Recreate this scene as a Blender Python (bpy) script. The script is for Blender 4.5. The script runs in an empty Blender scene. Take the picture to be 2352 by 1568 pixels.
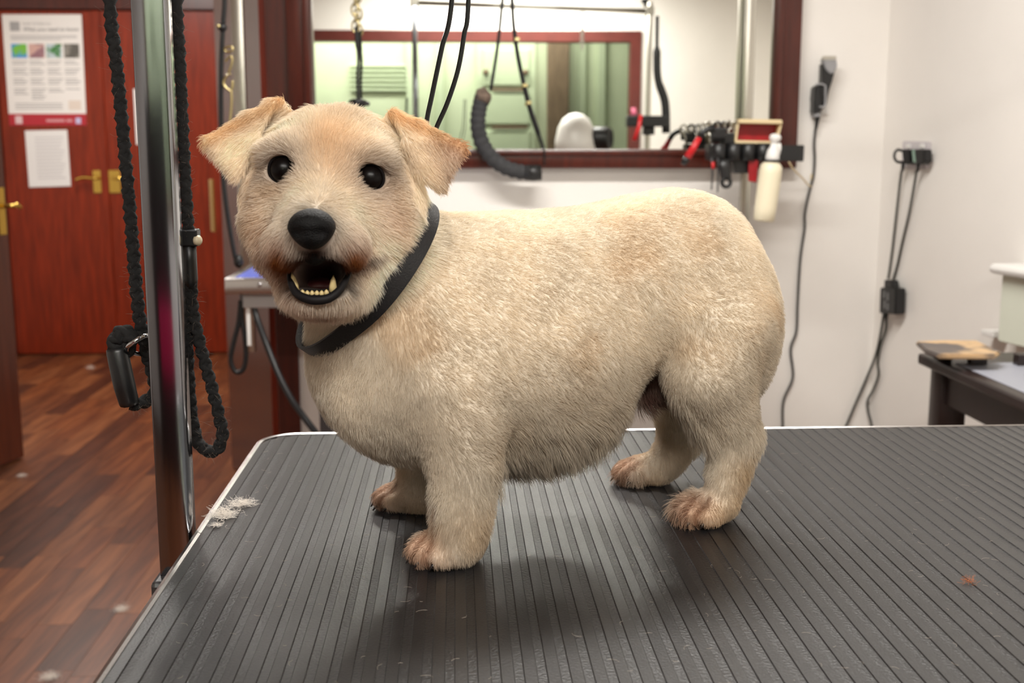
import bpy, bmesh, math, random
import numpy as np
from mathutils import Vector, Matrix, noise

# ------------------------------------------------------------------ camera, light, exposure
random.seed(7)
rng = np.random.default_rng(7)
scene = bpy.context.scene
COL = scene.collection
FPX = 2650.0
CAM = np.array([0.0, 0.0, 1.21])
PITCH = math.radians(9.4)
TABLE_Z = 0.88
cam_data = bpy.data.cameras.new('camera')
cam_data.sensor_width = 36.0
cam_data.lens = FPX / 2352.0 * 36.0
cam_data.clip_start = 0.02
cam_data.dof.use_dof = True
cam_data.dof.focus_distance = 0.98
cam_data.dof.aperture_fstop = 9.0
cam = bpy.data.objects.new('camera', cam_data)
cam.location = CAM
cam.rotation_euler = (math.pi / 2 - PITCH, 0, 0)
COL.objects.link(cam)
scene.camera = cam
scene.view_settings.view_transform = 'Standard'
scene.view_settings.look = 'None'
scene.view_settings.gamma = 1.0
scene.view_settings.exposure = 0.0
scene.view_settings.use_curve_mapping = False
scene.cycles.use_denoising = True
scene.cycles.max_bounces = 7
scene.cycles.diffuse_bounces = 4
scene.cycles.glossy_bounces = 4
scene.cycles.caustics_reflective = False
scene.cycles.caustics_refractive = False

world = bpy.data.worlds.new('daylight')
scene.world = world
world.use_nodes = True
world.node_tree.nodes['Background'].inputs[0].default_value = (0.80, 0.90, 1.0, 1)
world.node_tree.nodes['Background'].inputs[1].default_value = 0.5

def area_light(name, loc, sx, sy, power, color, rot=(0, 0, 0)):
    d = bpy.data.lights.new(name, 'AREA')
    d.shape = 'RECTANGLE'; d.size = sx; d.size_y = sy
    d.energy = power; d.color = color
    o = bpy.data.objects.new(name, d)
    o.location = loc; o.rotation_euler = rot
    COL.objects.link(o)
    return o
# the ceiling's fluorescent battens (fixtures are modelled in the room section)
TUBES = [((0.10, 2.05, 2.455), 1.5, 0.16, 61), ((0.3, -0.90, 2.455), 1.5, 0.16, 82), ((-0.2, -1.93, 2.455), 2.4, 0.16, 40), ((-2.0, 5.3, 2.455), 0.3, 1.3, 46)]  # the third is unseen, added to brighten the green front
for i, (loc, sx, sy, pw) in enumerate(TUBES):
    area_light('fluorescent_light', loc, sx, sy, pw, (1.0, 0.968, 0.915))

# ------------------------------------------------------------------ frames of reference
FYAW = math.radians(-2.75)                       # the room's own depth axis, turned a little against the lens
RF = np.array([math.sin(FYAW), math.cos(FYAW), 0.0])
RR = np.array([math.cos(FYAW), -math.sin(FYAW), 0.0])
def room(r, f, z): return RR * r + RF * f + np.array([0, 0, z])
cp, sp = math.cos(PITCH), math.sin(PITCH)
FWD = np.array([0, cp, -sp]); UPV = np.array([0, sp, cp]); RGT = np.array([1.0, 0, 0])
def ray(u, v): return FWD + RGT * ((u - 1176) / FPX) - UPV * ((v - 784) / FPX)
def S(u, v, Y):                                  # point seen at (u, v), at world depth Y
    d = ray(u, v); return CAM + d * (Y / d[1])
def SF(u, v, F):                                 # the same at depth F along the room's axis
    d = ray(u, v); return CAM + d * (F / np.dot(d, RF))
def SZ(u, v, z):                                 # the same at height z
    d = ray(u, v); return CAM + d * ((z - CAM[2]) / d[2])
def SPL(u, v, p0, n):
    d = ray(u, v); return CAM + d * (np.dot(p0 - CAM, n) / np.dot(d, n))

# ------------------------------------------------------------------ helpers
def link(o, parent=None):
    COL.objects.link(o)
    if parent is not None:
        o.parent = parent
    return o
def tag(o, label=None, cat=None, group=None, kind=None):
    if label: o['label'] = label
    if cat: o['category'] = cat
    if group: o['group'] = group
    if kind: o['kind'] = kind
    return o
def empty(name, loc, label=None, cat=None, group=None, rotz=0.0):
    o = bpy.data.objects.new(name, None)
    o.location = loc; o.rotation_euler = (0, 0, rotz); o.empty_display_size = 0.05
    COL.objects.link(o)
    return tag(o, label, cat, group)
def obj(name, bm, mat, parent=None, smooth=False, keep=False):
    """links a bmesh given in world coordinates as one mesh object; a child keeps its world place"""
    me = bpy.data.meshes.new(name)
    if isinstance(bm, bmesh.types.BMesh):
        bmesh.ops.recalc_face_normals(bm, faces=bm.faces)
        bm.to_mesh(me); bm.free()
    else:
        v, f = bm
        me.from_pydata([tuple(map(float, q)) for q in v], [], [tuple(map(int, q)) for q in f])
    if mat is not None:
        me.materials.append(mat)
    if smooth:
        me.polygons.foreach_set('use_smooth', [True] * len(me.polygons))
    o = bpy.data.objects.new(name, me)
    link(o)
    if parent is not None:
        o.parent = parent
        bpy_mat = Matrix.Translation(parent.location) @ parent.rotation_euler.to_matrix().to_4x4()
        if parent.parent is not None:
            bpy_mat = Matrix.Translation(parent.parent.location) @ parent.parent.rotation_euler.to_matrix().to_4x4() @ parent.matrix_parent_inverse @ bpy_mat
        o.matrix_parent_inverse = bpy_mat.inverted()
    return o
def auto_smooth(o, ang=40):
    me = o.data
    me.polygons.foreach_set('use_smooth', [True] * len(me.polygons))
    me.set_sharp_from_angle(angle=math.radians(ang))
    return o
def box_into(bm, c, ex, ey, ez, hx, hy, hz, bevel=0.0, seg=2):
    c = Vector(c); ex = Vector(ex); ey = Vector(ey); ez = Vector(ez)
    vs = [bm.verts.new(c + ex * (hx * sx) + ey * (hy * sy) + ez * (hz * sz)) for sx in (-1, 1) for sy in (-1, 1) for sz in (-1, 1)]
    fs = [bm.faces.new([vs[i] for i in q]) for q in ((0, 1, 3, 2), (4, 6, 7, 5), (0, 4, 5, 1), (2, 3, 7, 6), (0, 2, 6, 4), (1, 5, 7, 3))]
    if bevel > 0:
        es = list({e for f in fs for e in f.edges})
        bmesh.ops.bevel(bm, geom=es, offset=bevel, segments=seg, affect='EDGES', profile=0.5)
    return vs
XR, XF, XZ = RR, RF, np.array([0, 0, 1.0])
def rbox(c, hr, hf, hz, bevel=0.0, bm=None, axes=None):
    """box aligned with the room (right, depth, up half sizes)"""
    bm = bm or bmesh.new()
    a = axes or (XR, XF, XZ)
    box_into(bm, c, a[0], a[1], a[2], hr, hf, hz, bevel)
    return bm
def rbox2(r0, r1, f0, f1, z0, z1, bevel=0.0, bm=None):
    return rbox(room((r0 + r1) / 2, (f0 + f1) / 2, (z0 + z1) / 2), abs(r1 - r0) / 2, abs(f1 - f0) / 2, abs(z1 - z0) / 2, bevel, bm)
def catmull(pts, n=8, closed=False):
    P = [np.array(p, float) for p in pts]
    out = []
    m = len(P)
    rngi = range(m if closed else m - 1)
    for i in rngi:
        p0 = P[(i - 1) % m] if (closed or i > 0) else 2 * P[0] - P[1]
        p1 = P[i]; p2 = P[(i + 1) % m]
        p3 = P[(i + 2) % m] if (closed or i + 2 < m) else 2 * P[-1] - P[-2]
        for k in range(n):
            t = k / n
            out.append(0.5 * ((2 * p1) + (-p0 + p2) * t + (2 * p0 - 5 * p1 + 4 * p2 - p3) * t * t + (-p0 + 3 * p1 - 3 * p2 + p3) * t ** 3))
    if not closed:
        out.append(P[-1])
    return out
def sweep(path, radii, sides=8, closed=False, flat=1.0, ref=None, bm=None, caps=True):
    """tube along a path; flat < 1 squashes it along the second normal"""
    bm = bm or bmesh.new()
    P = [Vector(p) for p in path]
    n = len(P)
    if not hasattr(radii, '__len__'): radii = [radii] * n
    rings = []
    nrm = None
    for i in range(n):
        if closed: t = (P[(i + 1) % n] - P[i - 1])
        else: t = P[min(i + 1, n - 1)] - P[max(i - 1, 0)]
        if t.length < 1e-9: t = Vector((0, 0, 1))
        t.normalize()
        if ref is not None:
            nrm = Vector(ref) - t * t.dot(Vector(ref))
        elif nrm is None:
            nrm = t.orthogonal()
        else:
            nrm = nrm - t * nrm.dot(t)
        nrm.normalize()
        b = t.cross(nrm)
        rings.append([bm.verts.new(P[i] + (nrm * math.cos(2 * math.pi * k / sides) + b * (flat * math.sin(2 * math.pi * k / sides))) * radii[i]) for k in range(sides)])
    for i in range(n if closed else n - 1):
        a, c = rings[i], rings[(i + 1) % n]
        for k in range(sides):
            bm.faces.new((a[k], a[(k + 1) % sides], c[(k + 1) % sides], c[k]))
    if not closed and caps:
        bm.faces.new(rings[0]); bm.faces.new(rings[-1])
    return bm
def lathe(origin, axis, prof, sides=20, bm=None):
    """prof: list of (radius, distance along axis)"""
    bm = bm or bmesh.new()
    o = Vector(origin); ax = Vector(axis).normalized()
    n = ax.orthogonal().normalized(); b = ax.cross(n)
    rings = []
    for r, h in prof:
        if r < 1e-6:
            rings.append([bm.verts.new(o + ax * h)])
        else:
            rings.append([bm.verts.new(o + ax * h + (n * math.cos(2 * math.pi * k / sides) + b * math.sin(2 * math.pi * k / sides)) * r) for k in range(sides)])
    for a, c in zip(rings[:-1], rings[1:]):
        for k in range(sides):
            k2 = (k + 1) % sides
            if len(a) == 1 and len(c) == 1: continue
            if len(a) == 1: bm.faces.new((a[0], c[k], c[k2]))
            elif len(c) == 1: bm.faces.new((a[k], a[k2], c[0]))
            else: bm.faces.new((a[k], a[k2], c[k2], c[k]))
    if len(rings[0]) > 1: bm.faces.new(rings[0])
    if len(rings[-1]) > 1: bm.faces.new(rings[-1])
    return bm
def prism(poly, depth, bm=None, bevel=0.0):
    """closed polygon of world points pushed along the vector depth"""
    bm = bm or bmesh.new()
    d = Vector(depth)
    a = [bm.verts.new(Vector(p)) for p in poly]
    b = [bm.verts.new(Vector(p) + d) for p in poly]
    n = len(a)
    fs = [bm.faces.new(a), bm.faces.new(b[::-1])]
    for i in range(n):
        fs.append(bm.faces.new((a[i], b[i], b[(i + 1) % n], a[(i + 1) % n])))
    if bevel > 0:
        es = list({e for f in fs for e in f.edges})
        bmesh.ops.bevel(bm, geom=es, offset=bevel, segments=2, affect='EDGES')
    return bm

def ellipsoid_bm(c, r, seg=16, rings=10):
    bm = bmesh.new()
    bmesh.ops.create_uvsphere(bm, u_segments=seg, v_segments=rings, radius=1.0)
    bm.transform(Matrix([[XR[i] * r[0], XF[i] * r[1], XZ[i] * r[2], c[i]] for i in range(3)] + [[0, 0, 0, 1]]))
    return bm

# ------------------------------------------------------------------ materials
def lin(c):
    return tuple(((x / 255.0) / 12.92 if x / 255.0 <= 0.04045 else (((x / 255.0) + 0.055) / 1.055) ** 2.4) for x in c)
def mat(name, rgb, rough=0.5, metal=0.0, spec=0.5, var=0.0, scale=20.0, bump=0.0, bscale=200.0, emit=0.0, stretch=None, coat=0.0):
    m = bpy.data.materials.new(name); m.use_nodes = True
    nt = m.node_tree; b = nt.nodes['Principled BSDF']
    c = (*lin(rgb), 1)
    b.inputs['Base Color'].default_value = c
    b.inputs['Roughness'].default_value = rough
    b.inputs['Metallic'].default_value = metal
    b.inputs['Specular IOR Level'].default_value = spec
    b.inputs['Coat Weight'].default_value = coat
    tc = nt.nodes.new('ShaderNodeTexCoord')
    mp = nt.nodes.new('ShaderNodeMapping')
    nt.links.new(tc.outputs['Object'], mp.inputs[0])
    if stretch: mp.inputs['Scale'].default_value = stretch
    if var > 0:
        nz = nt.nodes.new('ShaderNodeTexNoise'); nz.inputs['Scale'].default_value = scale; nz.inputs['Detail'].default_value = 6
        nt.links.new(mp.outputs[0], nz.inputs['Vector'])
        rp = nt.nodes.new('ShaderNodeValToRGB')
        rp.color_ramp.elements[0].position = 0.3; rp.color_ramp.elements[1].position = 0.7
        rp.color_ramp.elements[0].color = (*[x * (1 - var) for x in c[:3]], 1)
        rp.color_ramp.elements[1].color = (*[min(1, x * (1 + var)) for x in c[:3]], 1)
        nt.links.new(nz.outputs[0], rp.inputs[0]); nt.links.new(rp.outputs[0], b.inputs['Base Color'])
    if bump > 0:
        nb = nt.nodes.new('ShaderNodeTexNoise'); nb.inputs['Scale'].default_value = bscale; nb.inputs['Detail'].default_value = 4
        nt.links.new(mp.outputs[0], nb.inputs['Vector'])
        bp = nt.nodes.new('ShaderNodeBump'); bp.inputs['Strength'].default_value = bump; bp.inputs['Distance'].default_value = 0.002
        nt.links.new(nb.outputs[0], bp.inputs['Height']); nt.links.new(bp.outputs[0], b.inputs['Normal'])
    if emit > 0:
        b.inputs['Emission Color'].default_value = c; b.inputs['Emission Strength'].default_value = emit
    return m
M = {}
M['wall'] = mat('wall_paint', (240, 236, 230), 0.55, var=0.03, scale=3, bump=0.08, bscale=90)
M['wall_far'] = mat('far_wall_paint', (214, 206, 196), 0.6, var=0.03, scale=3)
M['ceiling'] = mat('ceiling_paint', (238, 236, 228), 0.8)
M['mahogany'] = mat('mahogany_door', (126, 40, 15), 0.36, var=0.28, scale=9, stretch=(6, 6, 0.5), spec=0.32)
M['mahogany_dark'] = mat('mahogany_frame', (72, 26, 16), 0.30, var=0.3, scale=10, stretch=(6, 6, 0.6), spec=0.5)
M['leaf'] = mat('door_leaf_varnish', (98, 44, 26), 0.24, var=0.2, scale=8, stretch=(6, 6, 0.5), spec=0.6)
M['brass'] = mat('brass', (214, 178, 88), 0.25, metal=1.0)
M['paper'] = mat('paper', (236, 234, 232), 0.55)
M['chrome'] = mat('chrome', (196, 198, 202), 0.06, metal=1.0)
M['dark_chrome'] = mat('dark_chrome', (146, 148, 154), 0.13, metal=1.0)
M['steel'] = mat('brushed_steel', (190, 186, 176), 0.28, metal=1.0)
M['alu'] = mat('aluminium_rim', (205, 202, 200), 0.22, metal=1.0, bump=0.03, bscale=400)
M['black_plastic'] = mat('black_plastic', (22, 22, 23), 0.38)
M['black_rubber'] = mat('black_cable', (16, 16, 18), 0.45)
M['rope'] = mat('black_rope', (17, 16, 16), 0.9, var=0.3, scale=400)
M['white_plastic'] = mat('white_plastic', (232, 230, 226), 0.35)
M['gold'] = mat('brass_chain', (206, 190, 140), 0.25, metal=1.0)
FUR_DENSITY = 1.0
# ------------------------------------------------------------------ the room
FM = 3.60                                       # depth of the mirror wall
FF = 6.98                                       # depth of the far wall with the red doors
FB = -1.50                                      # the wall behind the camera
R_L = -2.75                                     # left wall
ZC = 2.50
def structure(name, bm, m, parent=None, smooth=False):
    o = obj(name, bm, m, parent, smooth)
    if parent is None: o['kind'] = 'structure'
    return o
R_C = 1.335                                     # the corner of mirror wall and right wall
# --- floor: base slab and laminate planks running along the room's depth
M['subfloor'] = mat('floor_base', (62, 32, 18), 0.6)
floor = structure('floor', rbox2(R_L - .1, 3.0, FB - 1.2, FF + .1, -0.06, -0.004), M['subfloor'])
def wood_mat(name, rgb, dark):
    m = bpy.data.materials.new(name); m.use_nodes = True
    nt = m.node_tree; b = nt.nodes['Principled BSDF']; b.inputs['Roughness'].default_value = 0.36
    tc = nt.nodes.new('ShaderNodeTexCoord'); mp = nt.nodes.new('ShaderNodeMapping')
    mp.inputs['Rotation'].default_value = (0, 0, FYAW); mp.inputs['Scale'].default_value = (26, 2.2, 1)
    oi = nt.nodes.new('ShaderNodeObjectInfo')
    ad = nt.nodes.new('ShaderNodeVectorMath'); ad.operation = 'ADD'
    nt.links.new(tc.outputs['Object'], mp.inputs[0]); nt.links.new(mp.outputs[0], ad.inputs[0]); nt.links.new(oi.outputs['Random'], ad.inputs[1])
    nz = nt.nodes.new('ShaderNodeTexNoise'); nz.inputs['Scale'].default_value = 1.6; nz.inputs['Detail'].default_value = 7; nz.inputs['Distortion'].default_value = 0.6
    nt.links.new(ad.outputs[0], nz.inputs['Vector'])
    rp = nt.nodes.new('ShaderNodeValToRGB')
    rp.color_ramp.elements[0].position = 0.33; rp.color_ramp.elements[0].color = (*lin(dark), 1)
    rp.color_ramp.elements[1].position = 0.68; rp.color_ramp.elements[1].color = (*lin(rgb), 1)
    nt.links.new(nz.outputs[0], rp.inputs[0])
    nt.links.new(rp.outputs[0], b.inputs['Base Color'])
    return m
PW, PLEN = 0.092, 0.62
planks_m = [wood_mat('laminate_light', (140, 86, 52), (96, 55, 32)), wood_mat('laminate_mid', (118, 68, 40), (78, 43, 25)),
            wood_mat('laminate_dark', (88, 50, 32), (56, 32, 21)), wood_mat('laminate_warm', (132, 76, 42), (88, 46, 26))]
prng = random.Random(3)
plank_meshes = {}
def plank_mesh(ln, mi):
    key = (round(ln, 3), mi)
    if key not in plank_meshes:
        bm = bmesh.new()
        box_into(bm, (0, 0, -.004), XR, XF, XZ, PW / 2 - .0006, ln / 2 - .0006, .004)
        me_ = bpy.data.meshes.new('plank'); bm.to_mesh(me_); bm.free(); me_.materials.append(planks_m[mi]); plank_meshes[key] = me_
    return plank_meshes[key]
rest = bmesh.new(); npl = 0
ncol = int((2.6 - R_L) / PW)
for ci in range(ncol):
    r = R_L + PW * (ci + .5)
    f = FB + prng.random() * PLEN
    while f < FF - .02:
        ln = min(PLEN * prng.choice((.6, .8, 1.0, 1.0)), FF - f)
        c = room(r, f + ln / 2, 0)
        uu, vv, cz = (lambda q: (1176 + FPX * (q @ RGT) / max(q @ FWD, .01), 784 - FPX * (q @ UPV) / max(q @ FWD, .01), q @ FWD))(c - CAM)
        mi = prng.choices((0, 1, 2, 3), (3, 4, 3, 3))[0]
        if cz > .5 and -90 < uu < 560 and 800 < vv < 1680 and npl < 300:
            o = bpy.data.objects.new('plank', plank_mesh(ln, mi)); o.location = c; COL.objects.link(o); o.parent = floor; npl += 1
        else:
            box_into(rest, Vector(c) + Vector((0, 0, -.004)), XR, XF, XZ, PW / 2 - .0006, ln / 2 - .0006, .004)
        f += ln
ro = obj('plank', rest, planks_m[1], floor); ro['kind'] = 'stuff'
# --- ceiling and walls
structure('ceiling', rbox2(R_L - .9, 3.3, FB - 1.2, FF + .2, ZC, ZC + .1), M['ceiling'])
R_JL, R_JR = -0.565, -0.497                     # architrave of the doorway, right-hand side
R_DL = -1.99                                    # the doorway's other side
structure('wall_back', rbox2(R_JL + .02, R_C + .6, FM, FM + .12, 0, ZC), M['wall'])
structure('wall_back_end', rbox2(R_L, R_DL - .02, FM, FM + .12, 0, ZC), M['wall'])
structure('wall_back_over_doorway', rbox2(R_DL - .02, R_JL + .02, FM, FM + .12, 2.10, ZC), M['wall'])
structure('wall_left', rbox2(R_L - .1, R_L, FB, FF, 0, ZC), M['wall'])
WR_P = room(R_C, FM, 0)
wra = math.atan((515 - 1176) * cp / FPX)
WR_D = np.array([-math.sin(wra), -math.cos(wra), 0])    # along the right wall towards the camera
WR_N = np.array([-WR_D[1], WR_D[0], 0]);
if WR_N @ RR > 0: WR_N = -WR_N                  # into the room
WLEN = 5.6
structure('wall_right', rbox(WR_P + WR_D * (WLEN / 2 - .05) - WR_N * .05 + XZ * ZC / 2, WLEN / 2 + .05, .05, ZC / 2, axes=(WR_D, WR_N, XZ)), M['wall'])
structure('wall_far', rbox2(R_L, 1.6, FF, FF + .1, 0, ZC), M['wall_far'])
structure('wall_far_side', rbox2(-.20, -.10, FM + .12, FF, 0, ZC), M['wall_far'])
# --- doorway trim and the two leaves opened into the far room
for i, (r0, r1) in enumerate(((R_JL, R_JR), (R_DL - .068, R_DL))):
    structure('trim_%d' % (i + 1), rbox2(r0, r1, FM - .02, FM + .14, 0, 2.12, .004), M['mahogany_dark'])
structure('trim_3', rbox2(R_DL - .068, R_JR, FM - .018, FM + .138, 2.03, 2.10, .004), M['mahogany_dark'])
structure('trim_4', rbox2(R_JL - .028, R_JL, FM + .03, FM + .12, 0, 2.05, .003), M['mahogany'])
def brass_lever(c, t, n, parent, length=.10, side=1, plate=(.022, .075), lever=True):
    """back plate and lever; c on the door face, t along the face, n out of it"""
    c = np.array(c); t = np.array(t); n = np.array(n)
    pl = obj('handle_plate', rbox(c + n * .003, plate[0], .003, plate[1], .0015, axes=(t, n, XZ)), M['brass'], parent)
    if not lever: return pl
    lv = [c + XZ * .02, c + XZ * .02 + n * .045, c + XZ * .02 + n * .052 + t * side * .02, c + XZ * .025 + n * .05 + t * side * length * .6, c + XZ * .012 + n * .05 + t * side * length]
    o = obj('handle', sweep(catmull(lv, 5), .008, 8), M['brass'], parent, smooth=True)
    return pl
def leaf(name, hinge, free, label_m, thick=.042, h=2.02):
    hinge, free = np.array(hinge), np.array(free)
    t = free - hinge; w = np.linalg.norm(t); t = t / w; nn = np.array([t[1], -t[0], 0])
    if nn @ (CAM - hinge) < 0: nn = -nn
    o = structure(name, rbox(hinge + t * w / 2 - nn * thick / 2 + XZ * (h / 2 + .006), w / 2, thick / 2, h / 2, .003, axes=(t, nn, XZ)), label_m)
    return o, t, nn, w
hinge_r = room(R_JL - .012, FM + .125, 0); free_r = SZ(533, 1074, 0)
d3, t3, n3, w3 = leaf('door_3', hinge_r, free_r, M['leaf'])
cpl = hinge_r + t3 * (w3 - .05) + XZ * 1.04
brass_lever(SPL(489, 472, hinge_r, n3), t3, n3, d3, .09, -1, (.030, .10), False)
hinge_l = room(R_DL + .012, FM + .125, 0); free_l = SZ(56, 1052, 0)
d4, t4, n4, w4 = leaf('door_4', hinge_l, free_l, M['leaf'])
brass_lever(SPL(2, 485, hinge_l, n4), t4, n4, d4, .05, 1, (.02, .09))
# --- far double doors
def fr(u, v, f=FF): return SF(u, v, f)
def rpos(u, v, f=FF): return float(SF(u, v, f) @ RR)
r_a, r_b, r_c = R_L + .12, rpos(247, 420), rpos(247, 420) + .78
for i, (r0, r1) in enumerate(((r_a, r_b - .002), (r_b + .002, r_c))):
    d = structure('door_%d' % (i + 1), rbox2(r0, r1, FF - .045, FF - .005, .008, 2.0, .003), M['mahogany'])
    hp = fr(228, 417, FF - .046) if i == 0 else fr(264, 417, FF - .046)
    brass_lever(hp, RR, -RF, d, .12 if i == 0 else .06, -1 if i == 0 else 1, (.034, .066))
structure('trim_5', rbox2(R_L, R_L + .12, FF - .06, FF, 0, 2.08, .004), M['mahogany_dark'])
structure('trim_6', rbox2(r_c, r_c + .10, FF - .06, FF, 0, 2.08, .004), M['mahogany'])
structure('trim_7', rbox2(R_L, r_c + .10, FF - .07, FF, 2.005, 2.10, .004), M['mahogany_dark'])
structure('trim_8', rbox2(r_b - .022, r_b + .022, FF - .058, FF - .045, .008, 2.0, .004), M['mahogany'], None)
# --- wall behind the camera, with a wide window towards a pale green front
MIR_N = RF * math.cos(.0075) + RR * math.sin(.0075); MIR_N = MIR_N / np.linalg.norm(MIR_N)
MIR_P = room(.27, FM - .025, 0)
def MV(u, v, F):                                # real place of a thing whose mirror image is seen at (u, v), image depth F
    p = SF(u, v, F); return p - 2 * ((p - MIR_P) @ MIR_N) * MIR_N
def MVr(u, v, F):
    p = MV(u, v, F); return float(p @ RR), float(p @ RF), float(p[2])
FV = 8.65
wr0, _, wz1 = MVr(1460, 83, FV)
wz1 = MVr(1080, 83, FV)[2]
wl0 = -1.15; wz0 = .95
structure('wall_front', rbox2(R_L, wl0, FB - .1, FB, 0, ZC), M['wall'])
structure('wall_front_side', rbox2(wr0, 3.0, FB - .1, FB, 0, ZC), M['wall'])
structure('wall_front_under_window', rbox2(wl0, wr0, FB - .1, FB, 0, wz0), M['wall'])
structure('wall_front_over_window', rbox2(wl0, wr0, FB - .1, FB, wz1, ZC), M['wall'])
M['reflframe'] = mat('window_frame_wood', (92, 40, 34), 0.35, var=.15, scale=10)
M['glass'] = bpy.data.materials.new('window_glass'); M['glass'].use_nodes = True
gb = M['glass'].node_tree.nodes['Principled BSDF']; gb.inputs['Transmission Weight'].default_value = 1; gb.inputs['Roughness'].default_value = 0; gb.inputs['IOR'].default_value = 1.02
gb.inputs['Base Color'].default_value = (.90, .97, .90, 1)
win = empty('window_1', room((wl0 + wr0) / 2, FB, wz0)); win['kind'] = 'structure'
for r0, r1, z0, z1 in ((wl0 - .04, wr0 + .04, wz1 - .04, wz1 + .04), (wl0 - .04, wr0 + .04, wz0 - .04, wz0 + .04)):
    obj('window_frame', rbox2(r0, r1, FB - .11, FB + .02, z0, z1, .004), M['reflframe'], win)
for r in (wl0, wr0):
    obj('window_frame', rbox2(r - .04, r + .04, FB - .108, FB + .018, wz0, wz1, .004), M['reflframe'], win)
obj('pane', rbox2(wl0, wr0, FB - .06, FB - .056, wz0, wz1), M['glass'], win)
# outside: a pale green boarded front with a panelled door and a wooden post
M['green'] = mat('pale_green_paint', (212, 219, 192), 0.6, var=.05, scale=4)
M['green2'] = mat('pale_green_door', (202, 211, 184), 0.5, var=.04, scale=4)
M['oldwood'] = mat('weathered_post', (120, 98, 80), 0.7, var=.25, scale=14, stretch=(4, 4, .6))
FG = 9.35
gf = 2 * (FM - .025) - FG
gw = structure('wall_outside', rbox2(-3.4, 3.2, gf - .25, gf - .15, 0, 2.7), M['green'])
gdr = [MVr(u, 200, FG)[0] for u in (1095, 1232)]
gd = structure('door_5', rbox2(gdr[0], gdr[1], gf - .15, gf - .115, .1, 2.35, .004), M['green2'])
zz = lambda v, u=1160: MVr(u, v, FG)[2]
for (u0, u1, v0, v1) in ((1110, 1218, 110, 195), (1110, 1218, 215, 285), (1110, 1218, 300, 420)):
    ra, rb = MVr(u0, v0, FG)[0], MVr(u1, v0, FG)[0]
    obj('panel', rbox2(ra, rb, gf - .116, gf - .10, zz(v1), zz(v0), .008), M['green2'], gd)
for u in (1116, 1208):
    obj('knob', lathe(room(MVr(u, 165, FG)[0], gf - .115, zz(165)), RF, [(.012, 0), (.010, .025), (.024, .035), (.026, .05), (0, .062)], 12), M['oldwood'], gd, smooth=True)
for v in (205, 292):
    obj('letter_plate', rbox2(MVr(1130, v, FG)[0], MVr(1212, v, FG)[0], gf - .10, gf - .088, zz(v + 4), zz(v - 4), .003), M['oldwood'], gd)
pr0, pr1 = MVr(1258, 200, FG)[0], MVr(1308, 200, FG)[0]
structure('trim_9', rbox2(pr0, pr1, gf - .14, gf - .02, 0, 2.6, .01), M['oldwood'])
for i, u in enumerate((1010, 1340, 1385, 940)):
    r = MVr(u, 200, FG)[0]
    structure('trim_%d' % (10 + i), rbox2(r - .03, r + .03, gf - .15, gf - .11, 0, 2.6, .005), M['green2'])
for k in range(6):
    z = zz(150 + 11 * k); ra, rb = MVr(800, 150, FG)[0], MVr(945, 150, FG)[0]
    obj('slat', rbox2(ra, rb, gf - .15, gf - .12, z - .010, z + .010, .004), M['green2'], gw)
# --- ceiling battens round the lamps
M['batten'] = mat('batten_housing', (236, 236, 232), 0.5)
for (loc, sx, sy, pw) in TUBES:
    b_ = obj('ceiling_light', rbox(np.array(loc) + XZ * .026, sx / 2 + .02, sy / 2 + .02, .019, .006, axes=((1, 0, 0), (0, 1, 0), (0, 0, 1))), M['batten'])
    tag(b_, 'white ceiling batten housing over the ' + ('near grooming table' if 0 < loc[1] < 3 else 'far doors' if loc[1] > 4 else 'green front, added to brighten it' if loc[1] < -1.5 else 'place behind the camera'), 'ceiling light')
# ------------------------------------------------------------------ mirror on the back wall
mirror = empty('wall_mirror', room(.27, FM, 1.15), 'large wall mirror in a dark mahogany frame', 'mirror')
mm = bpy.data.materials.new('mirror_glass'); mm.use_nodes = True
b = mm.node_tree.nodes['Principled BSDF']; b.inputs['Metallic'].default_value = 1; b.inputs['Roughness'].default_value = 0.004; b.inputs['Base Color'].default_value = (.93, .95, .91, 1)
g0, g1 = -.425, .965
def mpt(r, z, off=0):
    p = room(r, FM, z); p = p - MIR_N * ((p - MIR_P) @ MIR_N); return p + MIR_N * off
obj('glass', prism([mpt(g0 - .01, 1.18), mpt(g1 + .01, 1.18), mpt(g1 + .01, 2.22), mpt(g0 - .01, 2.22)], MIR_N * .006), mm, mirror)
def frame_piece(r0, r1, z0, z1, inner):
    bm = rbox2(r0, r1, FM - .052, FM - .001, z0, z1, .006)
    # raised bead along the inner edge
    (a0, a1, c0, c1) = inner
    rbox2(a0, a1, FM - .060, FM - .02, c0, c1, .004, bm)
    return bm
for args in ((-.500, g0, 1.155, 2.30, (g0 - .026, g0 - .004, 1.20, 2.23)), (g1, 1.049, 1.155, 2.30, (g1 + .004, g1 + .028, 1.20, 2.23)),
             (g0, g1, 1.155, 1.214, (g0 - .004, g1 + .004, 1.194, 1.211)), (g0, g1, 2.22, 2.30, (g0 - .004, g1 + .004, 2.222, 2.24))):
    auto_smooth(obj('frame_rail', frame_piece(*args), M['mahogany_dark'], mirror), 35)

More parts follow.
